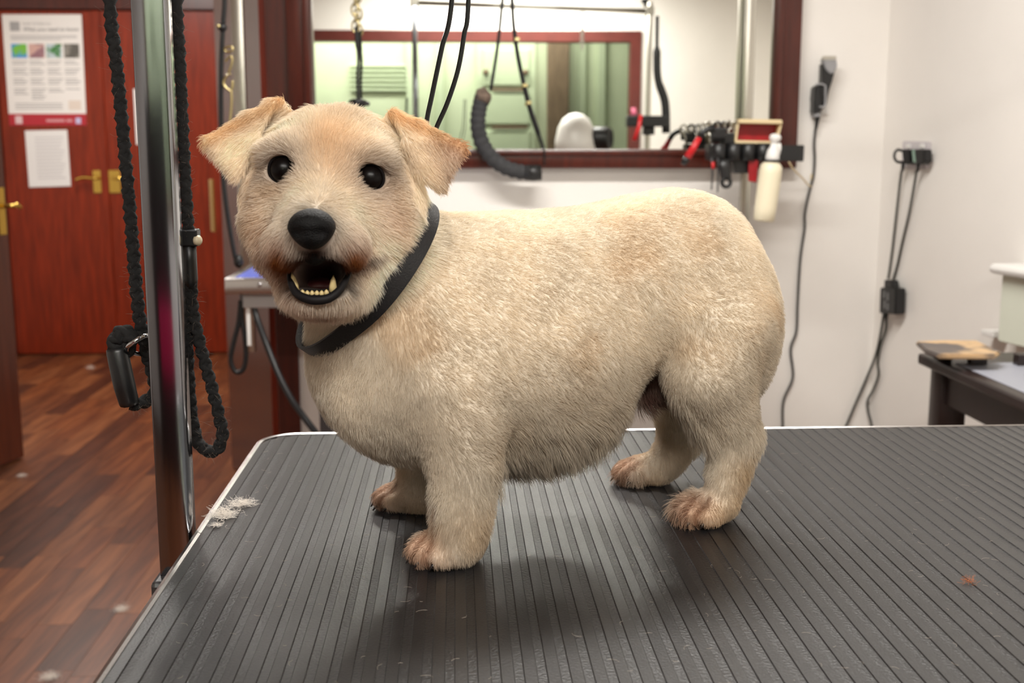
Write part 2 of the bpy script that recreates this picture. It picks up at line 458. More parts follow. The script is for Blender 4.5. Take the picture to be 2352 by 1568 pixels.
# ------------------------------------------------------------------ the near grooming table
def rub(name, rgb, rough, bump, bscale, spec=.5):
    m = mat(name, rgb, rough, var=.25, scale=60, bump=bump, bscale=bscale, spec=spec); return m
M['rib'] = rub('rubber_rib', (30, 29, 30), .36, .15, 500)
M['channel'] = rub('rubber_channel', (30, 29, 30), .40, .35, 420)
T_L, T_R, T_F0, T_F1 = -.2290, .955, .60, 1.338
CR = .045
tbl = empty('grooming_table', room(.36, .95, 0), 'near grooming table with ribbed black rubber mat and aluminium rim', 'table')
def fend(r):                                    # where the mat ends under the rounded corner
    d = min(r - T_L, T_R - r)
    if d >= CR: return 0.0
    return CR - math.sqrt(max(CR * CR - (CR - d) ** 2, 0))
PITCHM = .0148
prof = []; mids = []
r = T_L + .004
while r < T_R - .004:
    for dr, z in ((0, 0), (.0078, 0), (.0084, -.0009), (.0142, -.0009)):
        rr_ = min(r + dr, T_R - .004)
        prof.append((rr_, z))
    r += PITCHM
bm = bmesh.new(); rows = []
for rr_, z in prof:
    e = fend(rr_ - .004 if rr_ < 0 else rr_ + .004)
    fs = [T_F0 + e + .004, T_F1 - e - .004]
    rows.append([bm.verts.new(Vector(room(rr_, f, TABLE_Z + z))) for f in (fs[0], fs[0] * .5 + fs[1] * .5, fs[1])])
for i, (a, c) in enumerate(zip(rows[:-1], rows[1:])):
    for k in range(2):
        f = bm.faces.new((a[k], c[k], c[k + 1], a[k + 1])); f.material_index = 0 if i % 4 == 0 else 1
mt = obj('rubber_mat', bm, M['rib'], tbl); mt.data.materials.append(M['channel'])
def rrect(off, n=10):
    pts = []
    for (cx, cy, a0) in ((T_R - CR, T_F1 - CR, 0), (T_L + CR, T_F1 - CR, 90), (T_L + CR, T_F0 + CR, 180), (T_R - CR, T_F0 + CR, 270)):
        for k in range(n + 1):
            a = math.radians(a0 + 90 * k / n); pts.append((cx + (CR + off) * math.cos(a), cy + (CR + off) * math.sin(a)))
    return pts
def slab(off, z0, z1):
    return prism([room(p[0], p[1], z0) for p in rrect(off)], (0, 0, z1 - z0))
M['board'] = mat('table_board', (70, 62, 54), .7)
obj('board', slab(-.0045, TABLE_Z - .028, TABLE_Z - .0018), M['board'], tbl)
def rim(i0, i1, closed_gap=0):
    prof2 = [(-.0042, .0006), (-.0018, .0016), (.0012, .0008), (.0026, -.004), (.0026, -.027), (.0012, -.031), (-.0045, -.031)]
    bm = bmesh.new(); rings = []
    path = []
    base = rrect(0)
    # densify the straight runs so that the rim can be cut where its joint is
    dens = []
    for k in range(len(base)):
        a, c = np.array(base[k]), np.array(base[(k + 1) % len(base)])
        m = max(1, int(np.linalg.norm(c - a) / .02))
        dens += [a + (c - a) * j / m for j in range(m)]
    n_ = len(dens)
    for k in range(n_):
        p = dens[k]; t = dens[(k + 1) % n_] - dens[k - 1]; t = t / np.linalg.norm(t); nn = np.array([t[1], -t[0]])
        rings.append((p, nn))
    return rings, prof2
RINGS, RPROF = rim(0, 0)
jf = float(SZ(455, 1226, TABLE_Z) @ RF)
left_idx = [k for k, (p, nn) in enumerate(RINGS) if abs(p[0] - T_L) < 1e-4]
jk = min(left_idx, key=lambda k: abs(RINGS[k][0][1] - jf))
RINGS[jk] = (np.array([T_L, jf]), RINGS[jk][1])
order = [(jk + i) % len(RINGS) for i in range(len(RINGS) + 1)]
half = len(order) // 2
def rim_piece(idx, trim0=0.0, trim1=0.0):
    bm = bmesh.new(); rs = []
    for q, k in enumerate(idx):
        p, nn = RINGS[k]; p = np.array(p, float)
        if q == 0 and trim0: p = p - np.array([0, trim0])
        if q == len(idx) - 1 and trim1: p = p + np.array([0, trim1])
        rs.append([bm.verts.new(Vector(room(p[0] + nn[0] * o, p[1] + nn[1] * o, TABLE_Z + z))) for o, z in RPROF])
    m = len(RPROF)
    for a, c in zip(rs[:-1], rs[1:]):
        for k in range(m): bm.faces.new((a[k], a[(k + 1) % m], c[(k + 1) % m], c[k]))
    bm.faces.new(rs[0]); bm.faces.new(rs[-1])
    return bm
for idx, t0, t1 in ((order[:half + 1], .0006, 0), (order[half:], 0, .0006)):
    auto_smooth(obj('rim_strip', rim_piece(idx, t0, t1), M['alu'], tbl), 30)
M['dark_steel'] = mat('table_leg_steel', (90, 90, 92), .4, metal=.9)
for r, f in ((T_L + .10, T_F0 + .10), (T_R - .10, T_F0 + .10), (T_L + .10, T_F1 - .10), (T_R - .10, T_F1 - .10)):
    obj('leg', rbox2(r - .02, r + .02, f - .02, f + .02, .0, TABLE_Z - .028, .004), M['dark_steel'], tbl)
# --- its overhead arm: two chrome posts and a bar
PH = .0136
pr_ = T_L - .0035 - PH - .0010; pf = .986
arm = empty('overhead_gantry', room(pr_, pf, TABLE_Z), 'square chrome gantry clamped to the near table', 'gantry')
auto_smooth(obj('post', rbox2(pr_ - PH, pr_ + PH, pf - PH, pf + PH, .50, 1.97, .0022), M['dark_chrome'], arm), 40)
rp_r = MVr(1448, 100, 6.2)[0]
rp_r = T_R + .0035 + PH + .002
auto_smooth(obj('post', rbox2(rp_r - PH, rp_r + PH, pf - PH, pf + PH, .50, 1.97, .0022), M['steel'], arm), 40)
zb0, zb1 = 1.965, 1.925
obj('bar', sweep([room(pr_ - .02, pf - .027, zb0), room(rp_r + .02, pf - .027, zb1)], .0125, 12), M['steel'], arm, smooth=True)
for r, z in ((pr_, zb0), (rp_r, zb1)):
    ck = obj('clamp', rbox2(r - .022, r + .022, pf - .045, pf + .016, z - .022, z + .022, .004), M['steel'], arm)
    obj('clamp_knob', lathe(room(r - .02, pf - .03, z + .02), XZ, [(.008, 0), (.008, .02), (.022, .025), (.022, .04), (0, .045)], 12), M['black_plastic'], ck, smooth=True)
for r in (pr_, rp_r):
    obj('table_clamp', rbox2(r - .018, r + .018, pf - .03, pf + .03, TABLE_Z - .10, TABLE_Z - .036, .004), M['dark_steel'], arm)

# --- ropes
def braid(path, R, pitch=.022, strands=4, bm=None):
    bm = bm or bmesh.new()
    P = [np.array(p, float) for p in path]
    n_ = len(P)
    T_ = []
    nrm = None; frames = []
    s = 0
    for i in range(n_):
        t = P[min(i + 1, n_ - 1)] - P[max(i - 1, 0)]; t /= np.linalg.norm(t)
        if nrm is None:
            nrm = np.cross(t, [0.3, 1, 0.2])
        nrm = nrm - t * (nrm @ t); nrm /= np.linalg.norm(nrm)
        if i: s += np.linalg.norm(P[i] - P[i - 1])
        frames.append((P[i], nrm.copy(), np.cross(t, nrm), s))
    for k in range(strands):
        sgn = 1 if k % 2 == 0 else -1
        pts_ = []
        for p, a, c, s in frames:
            ph = 2 * math.pi * s / pitch * sgn + 2 * math.pi * k / strands
            off = .50 * R * (1 + .16 * math.cos(2 * ph + k))
            pts_.append(p + (a * math.cos(ph) + c * math.sin(ph)) * off)
        sweep(pts_, R * .55, 7, bm=bm)
    sweep([f[0] for f in frames], R * .8, 8, bm=bm)
    return bm
def fuzz(path, R, count, length, parent, name='fuzz'):
    """stray fibres standing off a rope"""
    P = np.array(path); idx = rng.integers(0, len(P), count)
    d = rng.normal(0, 1, (count, 3)); d /= np.linalg.norm(d, axis=1)[:, None]
    L = length * (.3 + rng.random(count) ** 2 * 1.2)
    b = rng.normal(0, .5, (count, 3))
    root = P[idx] + d * R * .85
    tt = np.linspace(0, 1, 4)
    q = root[:, None] + d[:, None] * (tt[None, :, None] * L[:, None, None]) + b[:, None] * ((tt ** 2)[None, :, None] * L[:, None, None] * .6)
    hcv = bpy.data.hair_curves.new(name); hcv.add_curves([4] * count)
    off = np.array(parent.location)
    hcv.position_data.foreach_set('vector', (q - off).astype(np.float32).ravel())
    ra = hcv.attributes.get('radius') or hcv.attributes.new('radius', 'FLOAT', 'POINT')
    ra.data.foreach_set('value', np.full(count * 4, .00006, np.float32))
    hcv.materials.append(M['fibre'])
    o = bpy.data.objects.new(name, hcv); link(o, parent); o['kind'] = 'stuff'
    return o
M['fibre'] = mat('stray_fibre', (128, 112, 98), .8)
RY = 1.022
def P2(pts, Y): return [S(p[0], p[1], p[2] if len(p) > 2 else Y) for p in pts]
top1 = room(pr_ - .03, pf + .01, 1.96)
rope1 = empty('rope_leash', S(260, 0, RY), 'black braided rope leash with taped loop end on the chrome post\'s outer side', 'leash')
path = catmull(P2([(243, -400), (252, 0), (268, 150), (284, 320), (300, 500), (311, 640), (322, 740), (340, 820, 1.036), (356, 880, 1.040), (350, 912, 1.036), (322, 925, 1.028), (300, 928)], RY), 14)
obj('rope', braid(path, .0060), M['rope'], rope1, smooth=True)
fuzz(path, .006, 500, .006, rope1)
obj('tape_sleeve', sweep(catmull(P2([(268, 800, 1.018), (276, 840, 1.016), (286, 885, 1.016), (297, 926, 1.020)], 1.016), 4), [.0092, .0096, .0096, .0096, .0096, .0096, .0096, .0096, .0096, .0094, .0092, .0090, .0088], 12), M['black_plastic'], rope1, smooth=True)
obj('knot', braid(catmull(P2([(268, 815, 1.018), (264, 785, 1.016), (280, 765, 1.014), (298, 772, 1.016), (292, 800, 1.020), (276, 812, 1.020)], 1.016), 8), .0075), M['rope'], rope1, smooth=True)
obj('ring', sweep(catmull(P2([(292, 797, 1.008), (312, 782, 1.005), (338, 770, 1.015), (352, 790, 1.035), (330, 812, 1.035), (300, 808, 1.022)], 1.010), 6, closed=True), .0022, 8, closed=True), M['chrome'], rope1, smooth=True)
rope2 = empty('rope_leash', S(420, 0, RY), 'black braided rope leash with open loop end on the dog\'s side of the post', 'leash')
path = catmull(P2([(396, -400), (406, 0), (414, 160), (421, 320), (428, 460), (433, 540)], RY), 14)
obj('rope', braid(path, .0056), M['rope'], rope2, smooth=True)
fuzz(path, .0056, 300, .006, rope2)
obj('sleeve', sweep(P2([(434, 555), (435, 600), (437, 640), (438, 662)], RY), [.0062, .0066, .0066, .0058], 12), M['black_plastic'], rope2, smooth=True)
obj('slider', rbox(S(435, 545, RY), .0085, .0075, .0075, .0015), M['black_plastic'], rope2)
obj('rivet', lathe(S(450, 552, RY - .004), (1, -.3, 0), [(.0048, 0), (.0048, .003), (.003, .0048), (0, .0052)], 12), mat('rivet_cream', (206, 192, 162), .4), rope2, smooth=True)
path = catmull(P2([(438, 650), (444, 720), (462, 800), (484, 880), (502, 950), (511, 1000), (500, 1030), (478, 1036), (455, 1015), (441, 960), (434, 880), (430, 800), (430, 720), (434, 655)], RY), 14)
obj('rope_loop', braid(path, .0056), M['rope'], rope2, smooth=True)
fuzz(path, .0056, 500, .007, rope2)
# thin double noose cable that hangs from the bar behind the head
nz_ = empty('noose_cable', S(1020, 0, 1.0), 'thin glossy black double cable hanging behind the dog\'s ear', 'leash')
obj('cable', sweep(catmull(P2([(1062, -400), (1038, 0), (1015, 110), (992, 220), (980, 280), (978, 340), (990, 350), (1000, 300), (1028, 235), (1052, 160), (1066, 80), (1076, 0), (1086, -400)], 1.005), 10), .0021, 8), mat('glossy_black', (14, 14, 18), .18), nz_, smooth=True)

# --- clipped hair lying about
def tuft(name, c, size, count, parent_label, cat, rgbm, flat=.35):
    hcv = bpy.data.hair_curves.new(name); hcv.add_curves([6] * count)
    root = rng.normal(0, size * .33, (count, 3)); root[:, 2] = np.abs(root[:, 2]) * flat
    d = rng.normal(0, 1, (count, 3)); d[:, 2] *= flat; d /= np.linalg.norm(d, axis=1)[:, None]
    side = np.cross(d, [0, 0, 1]); L = size * (.4 + .5 * rng.random(count))
    tt = np.linspace(-.5, .5, 6); cur = rng.normal(0, .5, count)
    q = root[:, None] + d[:, None] * (tt[None, :, None] * L[:, None, None]) + side[:, None] * ((tt ** 2)[None, :, None] * L[:, None, None] * cur[:, None, None] * 2)
    q[..., 2] = np.maximum(q[..., 2], .0002)
    hcv.position_data.foreach_set('vector', q.astype(np.float32).ravel())
    ra = hcv.attributes.get('radius') or hcv.attributes.new('radius', 'FLOAT', 'POINT')
    ra.data.foreach_set('value', np.full(count * 6, .00009 if size < .05 else .0002, np.float32))
    hcv.materials.append(rgbm)
    o = bpy.data.objects.new(name, hcv); o.location = c; COL.objects.link(o)
    return tag(o, parent_label, cat)
M['clip_cream'] = mat('clipped_hair', (238, 230, 220), .8)
M['clip_rust'] = mat('clipped_hair_rust', (176, 104, 62), .7)
tuft('hair_tuft', SZ(514, 1184, TABLE_Z + .0005), .0165, 240, 'larger pale tuft of clipped hair touching the table rim', 'hair tuft', M['clip_cream'], .45)
tuft('hair_tuft', SZ(556, 1158, TABLE_Z + .0005), .0155, 170, 'pale tuft of clipped hair lying a little in from the rim', 'hair tuft', M['clip_cream'], .35)
tuft('hair_tuft', SZ(497, 1205, TABLE_Z + .0005), .010, 45, 'small white wisp of clipped hair nearest the rim joint', 'hair tuft', M['clip_cream'], .3)
tuft('hair_tuft', SZ(2227, 1335, TABLE_Z + .0005), .009, 40, 'tiny rust-coloured hair tuft on the empty side of the black mat', 'hair tuft', M['clip_rust'], .4)
lo = []
hs = bpy.data.hair_curves.new('loose_hairs'); NLH = 520
hs.add_curves([4] * NLH)
c0 = np.stack([rng.uniform(T_L + .01, T_R - .02, NLH), rng.uniform(T_F0, T_F1 - .01, NLH)], 1)
an = rng.uniform(0, 6.28, NLH); Lh = rng.uniform(.002, .009, NLH)
q = np.zeros((NLH, 4, 3))
for k in range(4):
    t = k / 3 - .5
    rr2 = c0[:, 0] + np.cos(an) * t * Lh + np.sin(an) * t * t * Lh * .8; ff2 = c0[:, 1] + np.sin(an) * t * Lh - np.cos(an) * t * t * Lh * .8
    q[:, k] = rr2[:, None] * RR + ff2[:, None] * RF; q[:, k, 2] = TABLE_Z + .0004
hs.position_data.foreach_set('vector', q.astype(np.float32).ravel())
ra = hs.attributes.get('radius') or hs.attributes.new('radius', 'FLOAT', 'POINT')
ra.data.foreach_set('value', np.full(NLH * 4, .00007, np.float32))
hs.materials.append(mat('loose_hair', (190, 178, 164), .7))
ho = bpy.data.objects.new('loose_hairs', hs); COL.objects.link(ho)
tag(ho, 'fine loose clipped hairs scattered over the black rubber mat', 'hair', kind='stuff')
for k, (u, v, sz, lb) in enumerate(((278, 1400, .026, 'pale hair tuft on the wooden floor next to the near table\'s rim'), (115, 1556, .028, 'pale hair tuft on the wooden floor at the bottom edge of the picture'),
                                    (50, 1093, .022, 'small pale hair tuft on the floor by the open door leaf'), (208, 845, .03, 'small pale hair tuft on the floor in front of the far doors'))):
    tuft('floor_tuft', SZ(u, v, .0008), sz, 220, lb, 'hair tuft', M['clip_cream'], .5)
# ------------------------------------------------------------------ the second grooming table, under the mirror
M['bluemat'] = mat('blue_mat', (96, 112, 214), .5, bump=.2, bscale=300)
M['greymetal'] = mat('grey_paint', (172, 168, 166), .4)
B_L, B_R, B_F0, B_F1 = -.604, .80, 3.016, 3.50
tb2 = empty('grooming_table', room(.1, 3.25, 0), 'grooming table with blue mat and silver rim below the wall mirror', 'table')
obj('blue_mat', rbox2(B_L + .022, B_L + .36, B_F0 + .022, B_F1 - .022, TABLE_Z - .006, TABLE_Z + .0015, .001), M['bluemat'], tb2)
obj('bounce_panel', rbox2(B_L + .36, B_R - .022, B_F0 + .022, B_F1 - .022, TABLE_Z - .006, TABLE_Z + .0008, .0005), M['white_plastic'], tb2)  # unseen white part, added to stop blue light bouncing onto the wall
for r0, r1, f0, f1 in ((B_L, B_R, B_F0, B_F0 + .022), (B_L, B_R, B_F1 - .022, B_F1), (B_L, B_L + .022, B_F0 + .022, B_F1 - .022), (B_R - .022, B_R, B_F0 + .022, B_F1 - .022)):
    auto_smooth(obj('rim_strip', rbox2(r0, r1, f0, f1, TABLE_Z - .040, TABLE_Z + .002, .004), M['alu'], tb2), 40)
obj('screw', lathe(SF(596, 654, B_F0) - RF * .0, -RF, [(.006, 0), (.006, .002), (.004, .004), (0, .0045)], 12), M['chrome'], tb2, smooth=True)
obj('apron', rbox2(B_L + .04, B_R - .04, B_F0 + .03, B_F0 + .06, TABLE_Z - .080, TABLE_Z - .040, .002), M['greymetal'], tb2)
obj('apron', rbox2(B_L + .04, B_R - .04, B_F1 - .06, B_F1 - .03, TABLE_Z - .080, TABLE_Z - .040, .002), M['greymetal'], tb2)
obj('stay', rbox(SF(571, 738, B_F0 + .04), .005, .004, .065, .001), M['white_plastic'], tb2)
obj('board', rbox2(B_L + .004, B_R - .004, B_F0 + .004, B_F1 - .004, TABLE_Z - .034, TABLE_Z - .006), M['board'], tb2)
for r, f in ((-.36, B_F0 + .1), (B_R - .12, B_F0 + .1), (-.36, B_F1 - .1), (B_R - .12, B_F1 - .1)):
    obj('leg', rbox2(r - .018, r + .018, f - .018, f + .018, 0, TABLE_Z - .034, .003), M['dark_steel'], tb2)
A2F = 3.525
r2l, r2r = float(SF(548, 100, A2F) @ RR), float(SF(1722, 100, A2F) @ RR)
arm2 = empty('overhead_gantry', room(r2l, A2F, TABLE_Z), 'steel gantry with two posts standing at the mirror', 'gantry')
for r, hw_ in ((r2l, .0175), (r2r, .0145)):
    auto_smooth(obj('post', rbox2(r - hw_, r + hw_, A2F - .014, A2F + .014, .60, 2.16, .003), M['steel'], arm2), 40)
obj('bar', sweep([room(r2l - .02, A2F, 2.175), room(r2r + .02, A2F, 2.175)], .0125, 12), M['steel'], arm2, smooth=True)
for r in (r2l, r2r):
    obj('clamp', rbox2(r - .024, r + .024, A2F - .02, A2F + .0195, 2.15, 2.20, .004), M['dark_steel'], arm2)
    obj('table_clamp', rbox2(r - .02, r + .02, A2F - .03, A2F + .028, TABLE_Z - .12, TABLE_Z - .05, .004), M['dark_steel'], arm2)
def PF(pts, F): return [SF(p[0], p[1], p[2] if len(p) > 2 else F) for p in pts]
BZ = room(0, A2F - .03, 2.14)
def chain_links(pts, n_links, size, wire, parent, m, twist=0):
    path = catmull(pts, 12); P = np.array(path)
    seg = np.r_[0, np.cumsum(np.linalg.norm(np.diff(P, axis=0), axis=1))]
    for i in range(n_links):
        s = seg[-1] * (i + .5) / n_links
        k = min(np.searchsorted(seg, s), len(P) - 1)
        c = P[k]; t = P[min(k + 1, len(P) - 1)] - P[k - 1]; t /= np.linalg.norm(t)
        side = np.cross(t, RF); side /= np.linalg.norm(side)
        if i % 2: side = np.cross(t, side)
        ring = [c + t * size * .62 * math.sin(a) * (1 if True else 1) + side * size * .36 * math.cos(a) for a in np.linspace(0, 2 * math.pi, 12, endpoint=False)]
        obj('link', sweep(ring, wire, 6, closed=True), m, parent, smooth=True)
# noose on a chain with a black slider, seen against the mirror
F2 = A2F
nc = empty('chain_noose', SF(815, 0, F2), 'gold chain carrying a black cord and disc slider, hanging before the mirror', 'leash')
chain_links(PF([(812, -155), (815, 0), (817, 66)], F2), 11, .030, .0030, nc, M['gold'])
obj('cord', sweep(catmull(PF([(818, 62), (820, 100), (823, 135), (821, 180), (822, 228)], F2), 6), [.006] * 8 + [.0045] * 17, 8), M['black_rubber'], nc, smooth=True)
obj('slider', lathe(SF(822, 240, F2), XZ, [(.024, 0), (.0275, .004), (.0275, .012), (.012, .017), (0, .018)], 18), M['black_plastic'], nc, smooth=True)
obj('cord_end', sweep(catmull(PF([(818, 240), (816, 250), (815, 262)], F2), 3), .003, 6), M['black_rubber'], nc, smooth=True)
obj('cord_end', sweep(catmull(PF([(826, 240), (829, 250), (830, 262)], F2), 3), .003, 6), M['black_rubber'], nc, smooth=True)
# big padded belly loop
M['foam'] = mat('grey_foam_sleeve', (54, 54, 56), .85, var=.25, scale=40, bump=.6, bscale=120)
M['foam_end'] = mat('worn_foam', (112, 96, 84), .9, var=.35, scale=60, bump=.8, bscale=200)
bl = empty('belly_loop', SF(1150, 0, F2), 'grey foam-padded belly loop hanging on black straps before the mirror', 'leash')
obj('strap', sweep(catmull(PF([(1172, -150), (1155, 0), (1148, 70), (1140, 130), (1128, 205)], F2), 6), .0055, 8, flat=.5), M['black_rubber'], bl, smooth=True)
obj('strap', sweep(catmull(PF([(1170, -150), (1178, 0), (1182, 60), (1192, 130), (1206, 195), (1220, 250), (1240, 310), (1250, 345), (1250, 380)], F2), 6), [.0042] * 24 + [.0055] * 12 + [.0036] * 13, 8, flat=.6), M['black_rubber'], bl, smooth=True)
padp = catmull(PF([(1108, 222), (1101, 250), (1098, 285), (1106, 325), (1128, 360), (1160, 384), (1200, 395), (1238, 397)], F2 - .013), 8)
obj('foam_sleeve', sweep(padp, [.0225 + .0022 * math.sin(i * 1.9) for i in range(len(padp))], 14), M['foam'], bl, smooth=True)
obj('sleeve_end', sweep(PF([(1120, 208), (1112, 216), (1106, 232)], F2 - .013), [.016, .026, .0245], 10), M['foam_end'], bl, smooth=True)
obj('sleeve_cap', sweep(PF([(1206, 396), (1225, 397), (1243, 396)], F2 - .013), [.0235, .0245, .024], 14), M['black_plastic'], bl, smooth=True)
for (u, v) in ((1206, 196), (1215, 236), (1188, 90)):
    obj('buckle', rbox(SF(u, v, F2 - .006), .007, .004, .005, .001), M['gold'], bl)
# black lead with clips beside the left post
F3 = 3.30
ld = empty('clip_lead', SF(512, 0, F3), 'long black lead with gold trigger clips hanging by the doorway', 'leash')
obj('lead', sweep(catmull(PF([(520, -160), (516, 0), (512, 65), (508, 160), (508, 280), (512, 400), (524, 500), (538, 580), (545, 604)], F3), 8), .0068, 8), M['black_rubber'], ld, smooth=True)
obj('stopper', ellipsoid_bm(SF(511, 63, F3 - .004), (.013, .010, .012)), M['black_plastic'], ld, smooth=True)
obj('rivet', ellipsoid_bm(SF(502, 60, F3 - .012), (.006, .004, .006)), M['gold'], ld, smooth=True)
def hook(pts, r, F, nm='clip'):
    return obj(nm, sweep(catmull(PF(pts, F), 6), r, 8), M['gold'], ld, smooth=True)
hook([(515, 113), (522, 108), (533, 108), (534, 116), (524, 119), (515, 116)], .0035, F3 - .01)
hook([(517, 142), (524, 134), (532, 130), (533, 142), (528, 160), (524, 168)], .0035, F3 - .01)
hook([(530, 170), (522, 174), (516, 182), (514, 192), (520, 202), (530, 208), (534, 198), (534, 185)], .004, F3 - .01)
hook([(531, 208), (532, 230), (530, 260), (528, 282)], .0038, F3 - .01)
obj('weight', ellipsoid_bm(SF(548, 600, F3), (.014, .012, .02)), M['black_plastic'], ld, smooth=True)
# cable loop and hose under the blue table
lc = empty('hanging_cable_loop', SF(547, 700, 2.99), 'black cable loop dangling under the blue table\'s corner', 'cable')
obj('cable', sweep(catmull(PF([(553, 690), (548, 740), (536, 790), (530, 825), (538, 850), (549, 855), (560, 845), (565, 815), (562, 770), (556, 730), (556, 690)], 3.07), 8), .0068, 8), M['black_rubber'], lc, smooth=True)
hz_ = empty('black_hose', SF(585, 695, 3.05), 'black hose running down from the blue table behind the near table', 'hose')
obj('hose', sweep(catmull(PF([(580, 692, 3.06), (590, 730, 3.05), (612, 790, 3.0), (640, 860, 2.95), (668, 915, 2.9), (696, 955, 2.85), (726, 994, 2.8), (765, 1040, 2.7)], 3.0), 8), .0085, 10), M['black_rubber'], hz_, smooth=True)

# ------------------------------------------------------------------ tool caddy on the second arm's right post
FC = 3.36
M['red'] = mat('red_plastic', (196, 30, 36), .35)
M['dred'] = mat('dark_red_lacquer', (150, 16, 26), .4, var=.2, scale=30)
M['cream'] = mat('cream_edge', (226, 206, 164), .5)
cad = empty('tool_caddy', SF(1700, 350, FC), 'black plastic tool caddy clamped to the post before the mirror', 'tool caddy')
obj('tray', prism(PF([(1630, 329), (1772, 331), (1772, 371), (1630, 369)], FC), RF * .07, bevel=.003), M['black_plastic'], cad)
obj('side_arm', prism(PF([(1772, 334), (1848, 333), (1846, 371), (1772, 369)], FC + .02), RF * .03, bevel=.002), M['black_plastic'], cad)
for u in (1650, 1684, 1718, 1752):
    obj('holder_cup', lathe(SF(u, 369, FC - .002), XZ, [(.019, 0), (.022, .003), (.022, .049), (.018, .050)], 16), M['black_plastic'], cad, smooth=True)
obj('bracket', prism(PF([(1684, 369), (1722, 369), (1720, 398), (1688, 398)], FC + .01), RF * .10, bevel=.002), M['black_plastic'], cad)
wb = empty('wire_hook', SF(1825, 390, FC), 'thin beige wire hook sticking out from the caddy\'s end', 'hook')
obj('wire', sweep(catmull(PF([(1812, 372, FC + .02), (1822, 388, FC + .04), (1842, 408, 3.46), (1862, 428, 3.585), (1864, 400, 3.59)], FC), 5), .0026, 6), M['cream'], wb, smooth=True)
# hanging brush handle with a hole
def tooled(name, label, cat, bm, m, smooth=True):
    o = obj(name, bm, m, None, smooth); return tag(o, label, cat)
hb = empty('brush', SF(1668, 400, FC - .02), 'black brush hanging handle-down from the caddy, with a hole in its end', 'brush')
bm = bmesh.new()
sweep(PF([(1664, 366), (1665, 385), (1667, 405), (1668, 412)], FC - .028), [.015, .0165, .0155, .0150], 12, flat=.4, ref=RR, bm=bm)
obj('handle', bm, M['black_plastic'], hb, smooth=True)
ring = [SF(1668, 419, FC - .028) + RR * .0125 * math.cos(a) + XZ * .0125 * math.sin(a) for a in np.linspace(0, 2 * math.pi, 20, endpoint=False)]
obj('handle_eye', sweep(ring, .0058, 8, closed=True), M['black_plastic'], hb, smooth=True)
for i, (u, v1, lb) in enumerate(((1635, 436, 'thin steel comb spike hanging at the caddy\'s outer end'), (1649, 442, 'thin steel spike hanging between comb and black brush'))):
    s_ = empty('comb', SF(u, 380, FC - .02), lb, 'comb')
    obj('spine', sweep(PF([(u, 362), (u + 1, 400), (u - 1, v1)], FC - .02), [.004, .003, .002], 6), M['dark_steel'], s_, smooth=True)
    obj('grip', sweep(PF([(u + 2, 372), (u + 3, 388)], FC - .022), .005, 8), M['red'] if i == 0 else M['black_plastic'], s_, smooth=True)
tooled('red_comb', 'dark red flat comb hanging under the caddy beside the bottle', 'comb', prism(PF([(1720, 366), (1742, 368), (1738, 419), (1719, 416)], FC - .01), RF * .006, bevel=.0015), M['dred'], False)
rb_ = empty('red_brush', SF(1600, 330, FC - .03), 'slanting brush with bright red handle and black tip on the caddy', 'brush')
obj('handle', sweep(PF([(1606, 316), (1594, 338), (1578, 362)], FC - .03), [.0085, .0105, .0115], 10), M['red'], rb_, smooth=True)
obj('tip', sweep(PF([(1579, 361), (1573, 370), (1568, 378)], FC - .03), [.011, .010, .007], 10), M['black_plastic'], rb_, smooth=True)
obj('neck', sweep(PF([(1605, 318), (1614, 304), (1626, 296), (1640, 294)], FC - .03), [.008, .0085, .008, .011], 10), M['black_plastic'], rb_, smooth=True)
obj('head', rbox(SF(1650, 306, FC - .02), .022, .012, .016, .004), M['black_plastic'], rb_)
# scissors standing in the caddy: two crossed blades with ring grips
sc_labels = ['steel scissors standing ring-up in the caddy nearest the red brush', 'dark-ringed scissors standing in the middle of the caddy cluster', 'thin steel scissors standing ring-up next to the red box']
for i, (u, v, m_) in enumerate(((1634, 290, M['steel']), (1656, 290, M['black_plastic']), (1680, 288, M['steel']))):
    s_ = empty('scissors', SF(u, 330, FC + .02), sc_labels[i], 'scissors')
    for sg in (-1, 1):
        c = SF(u + sg * 8, v, FC + .02)
        ring = [c + RR * .010 * math.cos(a) + XZ * .013 * math.sin(a) for a in np.linspace(0, 2 * math.pi, 16, endpoint=False)]
        obj('finger_ring', sweep(ring, .0032, 6, closed=True), m_, s_, smooth=True)
        obj('blade', sweep([c - XZ * .012, SF(u, 318, FC + .02), SF(u - sg * 5, 352, FC + .02)], [.0036, .004, .003], 6), M['steel'], s_, smooth=True)
for i, (u, v, lb) in enumerate(((1646, 314, 'black clipper guard heaped at the caddy\'s outer end'), (1672, 318, 'black clipper guard lying in the caddy beside the red box'))):
    tooled('clipper_guard', lb, 'clipper guard', rbox(SF(u, v, FC + .012), .016, .014, .016, .004), M['black_plastic'], False)
# red box with a cream edge
rbx = empty('red_box', SF(1742, 328, FC + .02), 'open dark red lacquer box with cream edges standing on the caddy', 'box')
fb = FC + .015
obj('back_panel', prism(PF([(1697, 284), (1790, 284), (1778, 329), (1692, 327)], fb + .02), RF * .006, bevel=.001), M['dred'], rbx)
obj('lid_edge', prism(PF([(1697, 273), (1797, 275), (1798, 285), (1696, 283)], fb - .02), RF * .05, bevel=.002), M['cream'], rbx)
obj('side_edge', prism(PF([(1694, 284), (1698, 284), (1692, 327), (1687, 325)], fb - .012), RF * .035, bevel=.001), M['cream'], rbx)
obj('side_edge', prism(PF([(1792, 284), (1797, 284), (1786, 329), (1781, 329)], fb - .012), RF * .035, bevel=.001), M['cream'], rbx)
obj('base', prism(PF([(1690, 322), (1784, 324), (1783, 331), (1689, 329)], fb - .016), RF * .04, bevel=.001), M['cream'], rbx)
